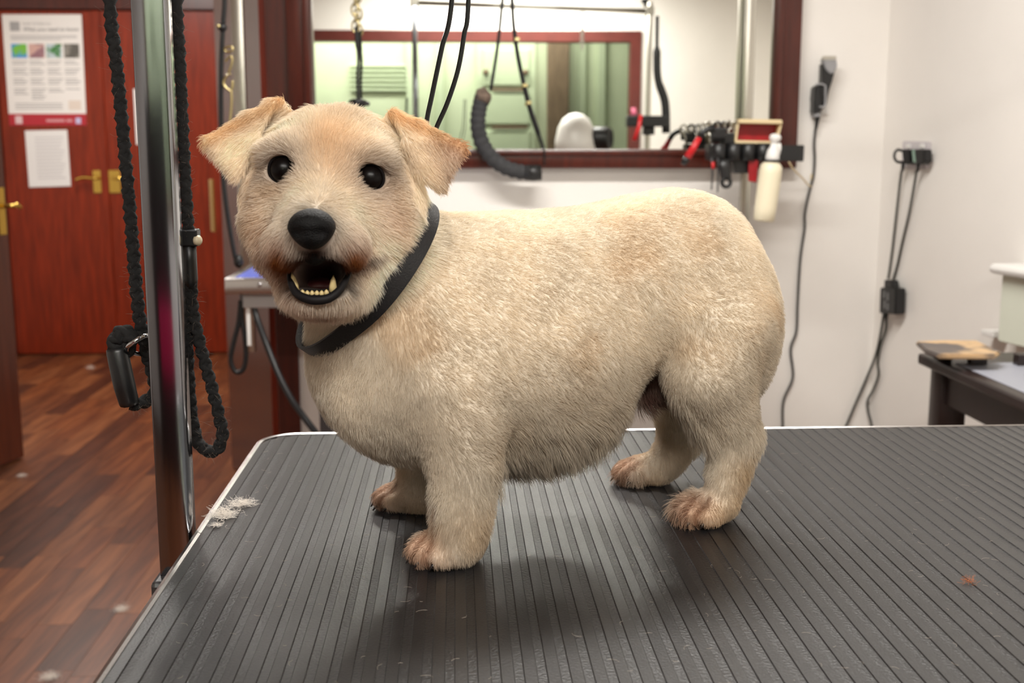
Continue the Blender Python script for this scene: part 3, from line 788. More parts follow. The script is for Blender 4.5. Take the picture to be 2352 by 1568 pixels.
# spray bottle
M['bottle'] = mat('cream_bottle', (236, 226, 198), .4)
b0, b1 = SF(1754, 508, 3.315), SF(1782, 306, 3.315)
ba = b1 - b0; bl_ = np.linalg.norm(ba); ba /= bl_
bot = empty('spray_bottle', b0, 'cream spray bottle with white pump hanging askew on the caddy', 'bottle')
sc = bl_ / 203
obj('body', lathe(b0, ba, [(.0, 0), (20 * sc, 0), (24 * sc, 3 * sc), (25.5 * sc, 30 * sc), (26 * sc, 110 * sc), (25 * sc, 128 * sc), (19 * sc, 135 * sc), (15 * sc, 138 * sc)], 24), M['bottle'], bot, smooth=True)
obj('collar', lathe(b0 + ba * 138 * sc, ba, [(16 * sc, 0), (16 * sc, 10 * sc), (14.5 * sc, 24 * sc), (9 * sc, 34 * sc), (8 * sc, 42 * sc)], 20), M['white_plastic'], bot, smooth=True)
rg_c = b0 + ba * 140 * sc
obj('bottle_ring', sweep([rg_c + (RR * math.cos(t) + RF * math.sin(t)) * 18.5 * sc for t in np.linspace(0, 2 * math.pi, 20, endpoint=False)], .0032, 6, closed=True), M['black_plastic'], cad, smooth=True)
obj('ring_stem', sweep([rg_c + RF * 18 * sc, rg_c + RF * (18 * sc + .045)], .004, 6), M['black_plastic'], cad, smooth=True)
hd = b0 + ba * 180 * sc
hd_o = obj('pump_head', lathe(hd, ba, [(8 * sc, 0), (9 * sc, 4 * sc), (13.5 * sc, 9 * sc), (13.5 * sc, 16 * sc), (9 * sc, 21 * sc), (0, 22 * sc)], 16), M['white_plastic'], bot, smooth=True)
obj('trigger', sweep([hd + RR * 10 * sc, hd + RR * 13 * sc - XZ * 12 * sc, hd + RR * 11 * sc - XZ * 26 * sc], [5 * sc, 4 * sc, 3 * sc], 8), M['white_plastic'], hd_o, smooth=True)

# ------------------------------------------------------------------ clipper on its wall holder, and its cord
FW = FM - .001
M['clip_grey'] = mat('clipper_grey', (150, 150, 152), .4)
cl_ = empty('hair_clipper', SF(1893, 200, FW), 'black hair clipper with grey head held on the wall beside the mirror', 'clipper')
obj('body', prism(PF([(1889, 144), (1888, 190), (1884, 212), (1888, 240), (1899, 242), (1905, 205), (1909, 184), (1919, 164), (1908, 168), (1898, 158)], FW - .055), RF * .035, bevel=.004), M['black_plastic'], cl_)
obj('head', prism(PF([(1890, 134), (1921, 134), (1924, 152), (1916, 168), (1908, 170), (1896, 158)], FW - .060), RF * .03, bevel=.003), M['clip_grey'], cl_)
obj('blade', prism(PF([(1891, 130), (1921, 130), (1921, 137), (1891, 137)], FW - .062), RF * .02, bevel=.001), M['steel'], cl_)
for k in range(9):
    u = 1892.5 + k * 3.3
    obj('blade_tooth', prism(PF([(u, 128.5), (u + 1.7, 128.5), (u + 1.7, 131.5), (u, 131.5)], FW - .061), RF * .008), M['steel'], cl_)
hold = empty('clipper_holder', SF(1883, 230, FW), 'black wall holder with grey wire bail below the hair clipper', 'holder')
obj('case', prism(PF([(1873, 196), (1893, 196), (1891, 255), (1870, 262), (1871, 225)], FW - .05), RF * .049, bevel=.005), M['black_plastic'], hold)
obj('bail', sweep(catmull(PF([(1873, 195), (1885, 193), (1895, 197), (1896, 210), (1895, 240), (1888, 246), (1882, 245)], FW - .056), 5), .0032, 8), M['clip_grey'], hold, smooth=True)
obj('foot', prism(PF([(1870, 261), (1885, 258), (1886, 268), (1872, 270)], FW - .045), RF * .04, bevel=.003), M['clip_grey'], hold)
obj('wall_plate', prism(PF([(1884, 240), (1903, 236), (1903, 262), (1886, 264)], FW - .012), RF * .011, bevel=.002), M['white_plastic'], hold)
ccord = empty('clipper_cable', SF(1876, 280, FW), 'dark wavy power cord running down the wall from the clipper holder', 'cord')
obj('strain_relief', sweep(PF([(1878, 268), (1876, 282), (1873, 300)], FW - .02), [.0085, .006, .004], 8), M['black_rubber'], ccord, smooth=True)
M['greycord'] = mat('dark_grey_cord', (58, 56, 54), .5)
obj('cord', sweep(catmull(PF([(1873, 296), (1870, 330), (1871, 365), (1868, 405), (1859, 440), (1849, 490), (1848, 525), (1838, 596), (1832, 696), (1829, 760), (1816, 802), (1821, 866), (1800, 919), (1798, 975), (1802, 1040), (1796, 1110)], FW - .008) + [np.array([*SF(1796, 1110, FW - .008)[:2], .12]), np.array([*SF(1800, 1110, FW - .010)[:2], .008]), np.array([*SF(1720, 1110, FW - .06)[:2], .006])], 8), .0042, 8), M['greycord'], ccord, smooth=True)

# ------------------------------------------------------------------ socket, plugs, adaptor on the right-hand wall
WP0 = WR_P + WR_N * .0
def PW_(pts, off): return [SPL(p[0], p[1], WR_P + WR_N * (p[2] if len(p) > 2 else off), WR_N) for p in pts]
M['socket'] = mat('socket_plate', (204, 198, 200), .35)
so = empty('wall_socket', PW_([(2103, 358)], 0)[0], 'white double wall socket with two black plugs in it', 'socket')
obj('face_plate', prism(PW_([(2072, 324), (2134, 325), (2129, 388), (2070, 386)], .011), -WR_N * .010, bevel=.003), M['socket'], so)
for u in (2085, 2117):
    obj('rocker_switch', prism(PW_([(u - 5, 331), (u + 4, 331), (u + 4, 340), (u - 5, 340)], .015), -WR_N * .005, bevel=.001), M['white_plastic'], so)
for i, (u0, u1, lb) in enumerate(((2056, 2089, 'black ring-handled plug in the socket half nearer the mirror'), (2093, 2122, 'square black plug in the socket half farther from the mirror'))):
    p_ = empty('power_plug', PW_([((u0 + u1) / 2, 360)], .03)[0], lb, 'plug')
    obj('body', prism(PW_([(u0 + 14 if i == 0 else u0 + 6, 343), (u1, 343), (u1, 372), (u1 - 6, 378), (u0 + 18 if i == 0 else u0 + 10, 376)], .040), -WR_N * .028, bevel=.003), M['black_plastic'], p_)
    obj('cord_neck', sweep(PW_([((u0 + u1) / 2 + 2, 374, .028), ((u0 + u1) / 2 - 0, 394, .026)], .03), [.0065, .004], 8), M['black_plastic'], p_, smooth=True)
    if i == 0:
        ringp = PW_([(u0 + 16, 346, .034), (u0 + 6, 344, .05), (u0 - 1, 352, .058), (u0 - 1, 364, .058), (u0 + 6, 372, .05), (u0 + 16, 372, .034)], .03)
        obj('pull_ring', sweep(catmull(ringp, 4), .0042, 8), M['black_plastic'], p_, smooth=True)
    else:
        obj('green_edge', prism(PW_([(u0 + 1, 345), (u0 + 6, 344), (u0 + 9, 374), (u0 + 4, 372)], .036), -WR_N * .02, bevel=.001), mat('plug_edge', (150, 176, 160), .4), p_)
M['greencord'] = mat('olive_black_cord', (50, 50, 44), .5)
cA = empty('power_cable', PW_([(2068, 400)], .02)[0], 'thin dark cord from the ring-handled plug down to the adaptor', 'cord')
obj('cord', sweep(catmull(PW_([(2071, 392, .026), (2066, 430, .02), (2058, 500, .014), (2050, 570, .012), (2043, 622, .014), (2040, 640, .016)], .02), 6), .0040, 8), M['greencord'], cA, smooth=True)
cB = empty('power_cable', PW_([(2103, 400)], .02)[0], 'thin dark cord from the square plug slanting down behind the adaptor', 'cord')
obj('cord', sweep(catmull(PW_([(2105, 392, .026), (2100, 425, .02), (2088, 490, .012), (2074, 550, .009), (2062, 605, .008), (2050, 650, .008), (2046, 680, .004)], .01), 6), .0040, 8), M['greencord'], cB, smooth=True)
ad_ = empty('power_adaptor', PW_([(2037, 690)], .0)[0], 'black power adaptor brick hanging on the wall', 'adaptor')
obj('brick', prism(PW_([(2021, 660), (2057, 662), (2055, 722), (2019, 719)], .045), -WR_N * .036, bevel=.003), M['black_plastic'], ad_)
obj('connector', prism(PW_([(2031, 642), (2047, 644), (2049, 661), (2030, 661)], .040), -WR_N * .026, bevel=.002), M['black_plastic'], ad_)
M['print'] = mat('pale_print', (120, 120, 120), .5)
for k, (u, v0, v1) in enumerate(((2029, 668, 684), (2030, 690, 708), (2037, 672, 690), (2037, 696, 712))):
    obj('print', prism(PW_([(u, v0), (u + 3.5, v0), (u + 3, v1), (u - .5, v1)], .0462), -WR_N * .001), M['print'], ad_)
obj('strain_relief', sweep(PW_([(2036, 720), (2035, 740)], .028), [.006, .004], 8), M['black_rubber'], ad_, smooth=True)
for i, (pts, lb) in enumerate((([(2030, 720), (2022, 770), (2010, 820), (1990, 870), (1968, 920), (1946, 972), (1930, 1010)], 'straight lower cord leaving the adaptor towards the mirror wall'),
                               ([(2036, 738), (2034, 760), (2022, 795), (2016, 830), (2018, 860), (2006, 895), (1993, 920), (1994, 945), (2001, 972), (2004, 1010)], 'wavy lower cord leaving the adaptor\'s strain relief'))):
    c_ = empty('adaptor_cable', PW_([pts[0][:2]], .02)[0], lb, 'cord')
    # these slant over the corner, so follow whichever wall stands behind
    w = []
    for (u, v) in pts:
        p = PW_([(u, v)], .012)[0]
        if (p - room(0, FM, 0)) @ RF > -.012: p = SF(u, v, FM - .012)
        w.append(p)
    w += [np.array([w[-1][0], w[-1][1], .15]), np.array([w[-1][0] - .03, w[-1][1] - .02, .008]), np.array([w[-1][0] - .15, w[-1][1] - .06, .006])]
    obj('cord', sweep(catmull(w, 6), .0042, 8), M['greencord'], c_, smooth=True)
# ------------------------------------------------------------------ side desk and what stands on it
DZ = .74
M['ebony'] = mat('dark_stained_wood', (40, 30, 29), .32, var=.2, scale=12, stretch=(1, 6, 1))
M['desk_grey'] = mat('grey_laminate', (150, 152, 162), .45)
dk_r, dk_f = 1.082, 2.627
desk = empty('side_desk', room(dk_r + .2, 2.0, 0), 'dark stained side desk with grey top and turned legs by the wall', 'desk')
dk_r1 = 1.50
obj('top_frame', rbox2(dk_r, dk_r1, 1.35, dk_f, DZ - .026, DZ, .006), M['ebony'], desk)
obj('top_inlay', rbox2(dk_r + .03, dk_r1 - .02, 1.38, dk_f - .14, DZ - .004, DZ + .0015, .001), M['desk_grey'], desk)
obj('apron', rbox2(dk_r + .035, dk_r + .06, 1.40, dk_f - .05, DZ - .105, DZ - .026, .002), M['ebony'], desk)
obj('apron', rbox2(dk_r + .06, dk_r1 - .04, dk_f - .07, dk_f - .045, DZ - .105, DZ - .026, .002), M['ebony'], desk)
for r, f in ((dk_r + .055, dk_f - .055), (dk_r1 - .055, dk_f - .055), (dk_r + .055, 1.42), (dk_r1 - .055, 1.42)):
    bm = rbox2(r - .032, r + .032, f - .032, f + .032, DZ - .19, DZ - .026, .006)
    lathe(room(r, f, DZ - .19), -XZ, [(.030, -.004), (.026, .006), (.018, .014), (.020, .022), (.026, .035), (.028, .06), (.022, .20), (.016, .42), (.020, .45), (.014, .47), (.016, .55)], 16, bm)
    auto_smooth(obj('leg', bm, M['ebony'], desk), 45)
# worn board lying on the desk's corner
def PZ(pts, z): return [SZ(p[0], p[1], z) for p in pts]
M['worn'] = bpy.data.materials.new('worn_board'); M['worn'].use_nodes = True
nt = M['worn'].node_tree; bs = nt.nodes['Principled BSDF']; bs.inputs['Roughness'].default_value = .55
tc = nt.nodes.new('ShaderNodeTexCoord'); nz = nt.nodes.new('ShaderNodeTexNoise'); nz.inputs['Scale'].default_value = 5.5; nz.inputs['Detail'].default_value = 5
rp = nt.nodes.new('ShaderNodeValToRGB')
e = rp.color_ramp.elements; e[0].position = .44; e[0].color = (*lin((92, 84, 80)), 1); e[1].position = .52; e[1].color = (*lin((196, 164, 124)), 1)
nt.links.new(tc.outputs['Object'], nz.inputs['Vector']); nt.links.new(nz.outputs[0], rp.inputs[0]); nt.links.new(rp.outputs[0], bs.inputs['Base Color'])
wbd = empty('worn_board', room(dk_r + .1, dk_f - .12, DZ), 'worn tan and grey board lying on the desk corner', 'board')
zt = DZ + .026
obj('plate', prism(PZ([(2104, 783), (2170, 781), (2243, 781), (2299, 806), (2285, 814), (2155, 813), (2125, 802)], zt + .011), (0, 0, -.011), bevel=.003), M['worn'], wbd)
for r, f in ((dk_r + .035, dk_f - .06), (dk_r + .075, dk_f - .15), (dk_r + .17, dk_f - .17)):
    obj('foot', rbox2(r - .018, r + .018, f - .014, f + .014, DZ + .0005, zt + .001, .003), M['ebony'], wbd)
tag(obj('paper_sheet', prism([room(r, f, DZ + .002) for r, f in ((dk_r + .10, dk_f - .34), (dk_r + .22, dk_f - .29), (dk_r + .26, dk_f - .36), (dk_r + .14, dk_f - .42))], (0, 0, .0012)), M['paper']), 'small white paper scrap half under the worn board', 'paper')
tag(obj('pen', sweep([room(dk_r + .11, dk_f - .30, DZ + .006), room(dk_r + .18, dk_f - .36, DZ + .006)], .004, 8), M['black_plastic'], None, True), 'black pen lying by the worn board', 'pen')
tag(obj('pencil', sweep([room(dk_r + .24, dk_f - .30, DZ + .008), room(dk_r + .33, dk_f - .33, DZ + .008)], .0036, 8), mat('yellow_green', (196, 190, 90), .5), None, True), 'yellow-green pencil on the desk by the worn board', 'pencil')
# boxed-in cabinet on the right-hand wall with a projecting ledge
M['palegreen'] = mat('pale_green_white', (220, 224, 208), .45)
def wbox(s0, s1, n0, n1, z0, z1, bev=0):
    return rbox(WR_P + WR_D * (s0 + s1) / 2 + WR_N * (n0 + n1) / 2 + XZ * (z0 + z1) / 2, (s1 - s0) / 2, (n1 - n0) / 2, (z1 - z0) / 2, bev, axes=(WR_D, WR_N, XZ))
pl = SPL(2303, 617, WR_P + WR_N * .07, WR_N)
s_c = float((pl - WR_P) @ WR_D); zl = float(pl[2]); z_b = float(SPL(2300, 785, WR_P + WR_N * .07, WR_N)[2])
cab = empty('wall_cabinet', WR_P + WR_D * (s_c + .3) + XZ * z_b, 'pale boxed wall cabinet with a rounded white ledge above the desk', 'cabinet')
obj('body', wbox(s_c, s_c + .85, .0005, .07, z_b, zl - .010, .003), M['palegreen'], cab)
obj('ledge', wbox(s_c - .02, s_c + .87, .0005, .10, zl - .013, zl + .013, .011), M['white_plastic'], cab)
obj('upstand', wbox(s_c + .10, s_c + .85, .0005, .05, zl + .013, zl + .062, .003), M['palegreen'], cab)
q_ = PW_([(2252, 756), (2282, 761), (2281, 776), (2252, 768)], .05)
tag(obj('junction_box', prism(q_, -WR_N * .0495, bevel=.002), M['white_plastic']), 'small white junction box on the wall above the worn board', 'junction box')
# radiator on the right-hand wall, below the desk
rad_ = empty('radiator', WR_P + WR_D * 1.75 + XZ * .15, 'white panel radiator with vertical ribs on the wall under the desk', 'radiator')
M['radiator'] = mat('radiator_white', (226, 218, 210), .4)
obj('panel', wbox(1.10, 2.3, .033, .045, .14, .66, .004), M['radiator'], rad_)
for k in range(34):
    s0 = 1.115 + k * .0348
    auto_smooth(obj('rib', wbox(s0, s0 + .022, .043, .055, .16, .64, .005), M['radiator'], rad_), 40)
for s in (1.25, 2.15): obj('bracket', wbox(s, s + .03, .001, .0335, .3, .5), M['radiator'], rad_)

# ------------------------------------------------------------------ posters on the far doors
FPf = FF - .046
def PP(pts, off=0.0): return [SF(p[0], p[1], FPf - off) for p in pts]
post = empty('safety_poster', SF(100, 160, FPf), 'white notice poster with picture row and red foot band on the far door', 'poster')
quad = [(4, 33), (187, 33), (199, 288), (22, 288)]
def pq(s, t):                                   # place on the poster, s across and t down in 0..1
    a = np.array(quad, float); top = a[0] + (a[1] - a[0]) * s; bot = a[3] + (a[2] - a[3]) * s; return tuple(top + (bot - top) * t)
def pbox(name, s0, s1, t0, t1, m, off=.0025, par=None):
    return obj(name, prism(PP([pq(s0, t0), pq(s1, t0), pq(s1, t1), pq(s0, t1)], off), RF * .0006), m, par or post)
M['poster'] = mat('poster_paper', (238, 234, 230), .35)
obj('sheet', prism(PP(quad, .002), RF * .0016), M['poster'], post)
M['band'] = mat('poster_red', (178, 34, 48), .4)
pbox('foot_band', 0, 1, .895, 1, M['band'])
M['ptext'] = mat('poster_text_grey', (168, 166, 166), .6); M['ptext2'] = mat('poster_text_dark', (110, 108, 110), .6)
def text_on(body, s, t, width_s, m, off, par, shear=0.0):
    cu = bpy.data.curves.new('lettering', 'FONT'); cu.body = body; cu.size = 1.0; cu.shear = shear
    o = bpy.data.objects.new('lettering', cu); COL.objects.link(o)
    bpy.context.view_layer.update()
    w = max(o.dimensions.x, 1e-3)
    p0 = SF(*pq(s, t), FPf - off); p1 = SF(*pq(s + width_s, t), FPf - off)
    ex = (p1 - p0); sc_ = np.linalg.norm(ex) / w; ex /= np.linalg.norm(ex)
    ez = -RF; ey = np.cross(ez, ex)
    mw = Matrix([[ex[i] * sc_, ey[i] * sc_, ez[i] * sc_, p0[i]] for i in range(3)] + [[0, 0, 0, 1]])
    # turn the lettering into a mesh so that it keeps its place as a part
    me_ = bpy.data.meshes.new_from_object(o); COL.objects.unlink(o); bpy.data.objects.remove(o)
    me_.transform(mw); me_.materials.clear(); me_.materials.append(m)
    q = bpy.data.objects.new('lettering', me_); COL.objects.link(q); q.parent = par; q.matrix_parent_inverse = Matrix.Translation(par.location).inverted()
    return q
text_on('Health and Safety Law', .25, .092, .36, M['ptext'], .004, post)
text_on('What you need to know', .25, .150, .70, M['ptext2'], .004, post, .25)
crest = pbox('crest', .09, .215, .065, .150, M['ptext'])
for k in range(3): pbox('text_line', .09, .93 - .2 * (k == 2), .19 + .016 * k, .197 + .016 * k, M['ptext'])
pics = [((70, 150, 220), (120, 190, 70)), ((150, 110, 120), (210, 170, 160)), ((70, 130, 70), (190, 205, 210)), ((96, 92, 86), (140, 136, 128))]
for k, (c1, c2) in enumerate(pics):
    m_ = mat('picture_%d' % k, c1, .5); nt = m_.node_tree
    tc = nt.nodes.new('ShaderNodeTexCoord'); nz = nt.nodes.new('ShaderNodeTexNoise'); nz.inputs['Scale'].default_value = 16; nz.inputs['Detail'].default_value = 2
    rp = nt.nodes.new('ShaderNodeValToRGB'); e = rp.color_ramp.elements; e[0].position = .46; e[0].color = (*lin(c1), 1); e[1].position = .56; e[1].color = (*lin(c2), 1)
    nt.links.new(tc.outputs['Object'], nz.inputs['Vector']); nt.links.new(nz.outputs[0], rp.inputs[0]); nt.links.new(rp.outputs[0], nt.nodes['Principled BSDF'].inputs['Base Color'])
    pbox('picture', .09 + .222 * k, .285 + .222 * k, .265, .392, m_)
for k in range(4):
    n_l = (14, 16, 13, 12)[k]
    for j in range(n_l):
        if j in (2, 6, 10): continue
        t = .42 + .0225 * j
        pbox('text_line', .09 + .222 * k, .09 + .222 * k + .195 * (1 - .35 * ((j * 7 + k * 3) % 5) / 5), t, t + .009, M['ptext'])
for j in range(3): pbox('text_line', .09, .70, .80 + .022 * j, .808 + .022 * j, M['ptext'])
pbox('stamp_box', .78, .94, .775, .86, mat('poster_beige', (226, 212, 200), .5))
pbox('band_emblem', .08, .17, .915, .985, mat('poster_white', (226, 196, 198), .5), .004)
for s0, s1 in ((.48, .72), (.74, .82)): pbox('band_text', s0, s1, .945, .968, mat('poster_pinkish', (214, 150, 156), .5), .004)
pbox('band_badge', .86, .93, .93, .985, mat('poster_lilac', (196, 190, 226), .5), .004)
pap = empty('notice_sheet', SF(110, 365, FPf), 'plain white typed sheet pinned below the poster on the far door', 'paper')
q2 = [(57, 300), (154, 298), (163, 427), (67, 430)]
obj('sheet', prism(PP(q2, .002), RF * .0016), M['paper'], pap)
def pq2(s, t):
    a = np.array(q2, float); top = a[0] + (a[1] - a[0]) * s; bot = a[3] + (a[2] - a[3]) * s; return tuple(top + (bot - top) * t)
M['faint'] = mat('faint_text', (205, 202, 204), .6)
for j in range(13):
    t = .12 + j * .06
    obj('text_line', prism(PP([pq2(.22, t), pq2(.9 - .12 * ((j * 5) % 4) / 4, t), pq2(.9 - .12 * ((j * 5) % 4) / 4, t + .018), pq2(.22, t + .018)], .003), RF * .0005), M['faint'], pap)
tag(obj('door_notice', prism(PP([(306, 204), (345, 204), (350, 332), (313, 332)], .002), RF * .0016), M['paper']), 'white paper notice on the far door just behind the chrome post', 'paper')

# ------------------------------------------------------------------ behind the camera: what the mirror and the chrome post show
dcab = empty('dark_cabinet', room(-.72, FB + .2, 0), 'tall dark wooden cabinet beside the window behind the camera', 'cabinet')
M['cabdark'] = mat('cabinet_black_brown', (34, 28, 28), .5)
obj('carcass', rbox2(-1.25, -.20, FB + .06, FB + .40, .0, 1.36, .004), M['cabdark'], dcab)
for r0, r1 in ((-1.24, -.73), (-.72, -.21)):
    dd_ = obj('door', rbox2(r0, r1, FB + .40, FB + .42, .06, 1.34, .004), M['cabdark'], dcab)
    obj('knob', lathe(room(r1 - .04 if r0 < -1. else r0 + .04, FB + .42, .95), RF, [(.006, 0), (.012, .02), (0, .03)], 10), M['steel'], dd_, smooth=True)
M['magenta'] = mat('magenta_cloth', (214, 24, 92), .8)
def added_cloth(r, z0, z1, f, wdt):
    bm = bmesh.new(); rows = []
    for j in range(9):
        z = z1 + (z0 - z1) * j / 8
        rows.append([[bm.verts.new(Vector(room(r + wdt * (i / 10 - .5), f + .006 * math.sin(i * 1.7 + j * .2) + o, z))) for i in range(11)] for o in (0, .006)])
    for j in range(8):
        for s in (0, 1):
            for i in range(10):
                bm.faces.new((rows[j][s][i], rows[j][s][i + 1], rows[j + 1][s][i + 1], rows[j + 1][s][i]))
        for i in (0, 10):
            bm.faces.new((rows[j][0][i], rows[j][1][i], rows[j + 1][1][i], rows[j + 1][0][i]))
    for j in (0, 8):
        for i in range(10): bm.faces.new((rows[j][0][i], rows[j][0][i + 1], rows[j][1][i + 1], rows[j][1][i]))
    return bm
tag(obj('added_cloth', added_cloth(-.60, .40, .65, FB + .445, .80), M['magenta'], None, True), 'magenta cloth added behind the camera for the chrome post to reflect', 'added_cloth')  # unseen, added in place of clothing that the post reflects
# stand dryer with white hood
sd = empty('stand_dryer', MV(1325, 330, 7.5), 'white hooded stand dryer with black nozzle behind the camera', 'dryer')
c0_ = MV(1322, 322, 7.5)
obj('hood', lathe(c0_ - XZ * .10 + RR * .0, XZ, [(.135, 0), (.132, .10), (.115, .18), (.085, .235), (.045, .265), (0, .275)], 24), M['white_plastic'], sd, smooth=True)
obj('nozzle', lathe(MV(1384, 318, 7.5) - RR * .06, RR + RF * .35, [(.075, 0), (.078, .02), (.074, .10), (.060, .12), (.055, .10), (0, .095)], 20), M['black_plastic'], sd, smooth=True)
pst = c0_ - XZ * .10
obj('pole', sweep([pst, np.array([pst[0], pst[1], .06])], .016, 10), M['steel'], sd, smooth=True)
for k in range(5):
    a = k * 2 * math.pi / 5
    obj('foot', sweep([np.array([pst[0], pst[1], .07]), np.array([pst[0] + .26 * math.cos(a), pst[1] + .26 * math.sin(a), .018])], [.014, .016], 8), M['black_plastic'], sd, smooth=True)
# caddy and strap on the near table's other post (seen in the mirror)
FVc = 2 * (FM - .025) - pf
cd2 = empty('tool_caddy', MV(1450, 280, FVc - .06), 'black tool caddy on the near table\'s far post, seen in the mirror', 'tool caddy')
zc2 = MVr(1450, 279, FVc)[2]
obj('tray', rbox2(rp_r - .12, rp_r + .10, pf + .016, pf + .08, zc2 - .028, zc2 + .028, .004), M['black_plastic'], cd2)
obj('bracket', rbox2(rp_r - .03, rp_r + .03, pf + .0145, pf + .05, zc2 - .07, zc2 - .028, .003), M['black_plastic'], cd2)
tag(obj('red_brush', sweep([room(rp_r - .05, pf + .09, zc2 + .03), room(rp_r - .06, pf + .10, zc2 - .03), room(rp_r - .085, pf + .11, zc2 - .10)], [.010, .011, .012], 8), M['red'], None, True), 'red brush hung on the caddy seen in the mirror', 'brush')
tag(obj('pink_brush', sweep([room(rp_r - .08, pf + .05, zc2 + .029), room(rp_r - .085, pf + .05, zc2 + .07)], [.018, .012], 8), mat('pink_plastic', (232, 120, 150), .4), None, True), 'pink brush standing in the caddy seen in the mirror', 'brush')
st_ = empty('dryer_strap', room(rp_r + .03, pf + .02, 1.9), 'long dark strap hanging from the near table\'s far post, seen in the mirror', 'strap')
obj('strap', sweep(catmull([room(rp_r + .040, pf - .006, 1.90), room(rp_r + .042, pf - .006, 1.72), room(rp_r + .050, pf - .006, 1.58), room(rp_r + .09, pf - .006, 1.46), room(rp_r + .10, pf - .006, 1.30)], 6), [.010] * 6 + [.020] * 8 + [.022] * 11, 8, flat=.4, ref=RR), M['black_rubber'], st_, smooth=True)
ch3 = empty('chain_noose', room(.45, pf - .027, 1.93), 'steel chain hanging from the near table\'s bar, seen in the mirror', 'leash')
rch = MVr(1338, 100, FVc)[0]
chain_links([room(rch, pf - .027, 1.925), room(rch, pf - .027, 1.74)], 12, .026, .0026, ch3, M['steel'])
# ------------------------------------------------------------------ the dog
DO = np.array([-0.073, 0.963]); DA = np.array([0.926, 0.377]); DA = DA / np.linalg.norm(DA); DL = np.array([DA[1], -DA[0]])
def D(a, l, z):
    xy = DO + DA * a + DL * l
    return np.array([xy[0], xy[1], TABLE_Z + z])
AX3 = np.array([DA[0], DA[1], 0]); LX3 = np.array([DL[0], DL[1], 0]); ZX3 = np.array([0, 0, 1.0])
VOX = 0.0024
GMIN = np.array([-0.30, 0.72, TABLE_Z - 0.004]); GMAX = np.array([0.285, 1.19, TABLE_Z + 0.385])
GN = np.ceil((GMAX - GMIN) / VOX).astype(int) + 1
field = np.full(GN, 0.05, np.float32)
def block(lo, hi):
    i0 = np.maximum(np.floor((lo - GMIN) / VOX).astype(int), 0)
    i1 = np.minimum(np.ceil((hi - GMIN) / VOX).astype(int) + 1, GN)
    if (i1 <= i0).any(): return None, None
    g = [GMIN[k] + VOX * np.arange(i0[k], i1[k]) for k in range(3)]
    X = np.stack(np.meshgrid(*g, indexing='ij'), -1).astype(np.float32)
    return (slice(i0[0], i1[0]), slice(i0[1], i1[1]), slice(i0[2], i1[2])), X
def smin(a, b, k):
    h = np.maximum(k - np.abs(a - b), 0) / k
    return np.minimum(a, b) - h * h * k * 0.25
def f_ell(X, c, ax, r):
    q = np.stack([((X - c) @ np.asarray(ax[i], np.float32)) for i in range(3)], -1)
    r = np.asarray(r, np.float32)
    k0 = np.sqrt(((q / r) ** 2).sum(-1)); k1 = np.sqrt(((q / (r * r)) ** 2).sum(-1)) + 1e-6
    return k0 * (k0 - 1.0) / k1
def f_cone(X, a, b, ra, rb):
    ab = b - a; t = np.clip(((X - a) @ ab) / np.dot(ab, ab), 0, 1)
    q = X - a - t[..., None] * ab
    return np.sqrt((q * q).sum(-1)) - (ra + (rb - ra) * t)
def f_tri(X, a, b, c, r):
    ba, cb, ac = b - a, c - b, a - c
    n = np.cross(ba, ac)
    pa, pb, pc = X - a, X - b, X - c
    def s(e, p): return np.sign(p @ np.cross(e, n))
    inside = (s(ba, pa) + s(cb, pb) + s(ac, pc)) < 2.0
    def seg(e, p):
        t = np.clip((p @ e) / np.dot(e, e), 0, 1); q = e * t[..., None] - p
        return (q * q).sum(-1)
    d1 = np.minimum(np.minimum(seg(ba, pa), seg(cb, pb)), seg(ac, pc))
    d2 = (pa @ n) ** 2 / np.dot(n, n)
    return np.sqrt(np.where(inside, d1, d2)) - r
def add(kind, k=0.015, sub=False, **a):
    if kind == 'ell':
        R = max(a['r']) + 0.03 + k; lo, hi = a['c'] - R, a['c'] + R
    elif kind == 'cone':
        R = max(a['ra'], a['rb']) + 0.03 + k
        lo, hi = np.minimum(a['a'], a['b']) - R, np.maximum(a['a'], a['b']) + R
    else:
        R = a['r'] + 0.03 + k
        P = np.stack([a['a'], a['b'], a['c']]); lo, hi = P.min(0) - R, P.max(0) + R
    sl, X = block(lo, hi)
    if sl is None: return
    d = {'ell': f_ell, 'cone': f_cone, 'tri': f_tri}[kind](X, **a).astype(np.float32)
    if sub: field[sl] = -smin(-field[sl], d, k)
    else: field[sl] = smin(field[sl], d, k)
DAX = (AX3, LX3, ZX3)
CAX = (np.array([1.0, 0, 0]), np.array([0, 1.0, 0]), ZX3)
def dell(a, l, z, ra, rl, rz, k=0.03, tilt=0.0):
    ax = DAX
    if tilt:
        t = math.radians(tilt); ax = (AX3 * math.cos(t) + ZX3 * math.sin(t), LX3, -AX3 * math.sin(t) + ZX3 * math.cos(t))
    add('ell', k=k, c=D(a, l, z), ax=ax, r=(ra, rl, rz))
# trunk: deep chest, barrel ribs, sagging belly, round rump
dell(-0.005, 0, 0.164, 0.094, 0.078, 0.096)
dell(0.070, 0, 0.167, 0.11, 0.082, 0.103)
dell(0.110, 0, 0.166, 0.092, 0.083, 0.107, tilt=3)
dell(0.190, 0, 0.210, 0.105, 0.074, 0.077, tilt=9)
dell(0.244, 0, 0.216, 0.078, 0.070, 0.078, k=.02)
dell(0.03, 0.0, 0.228, 0.06, 0.045, 0.042)
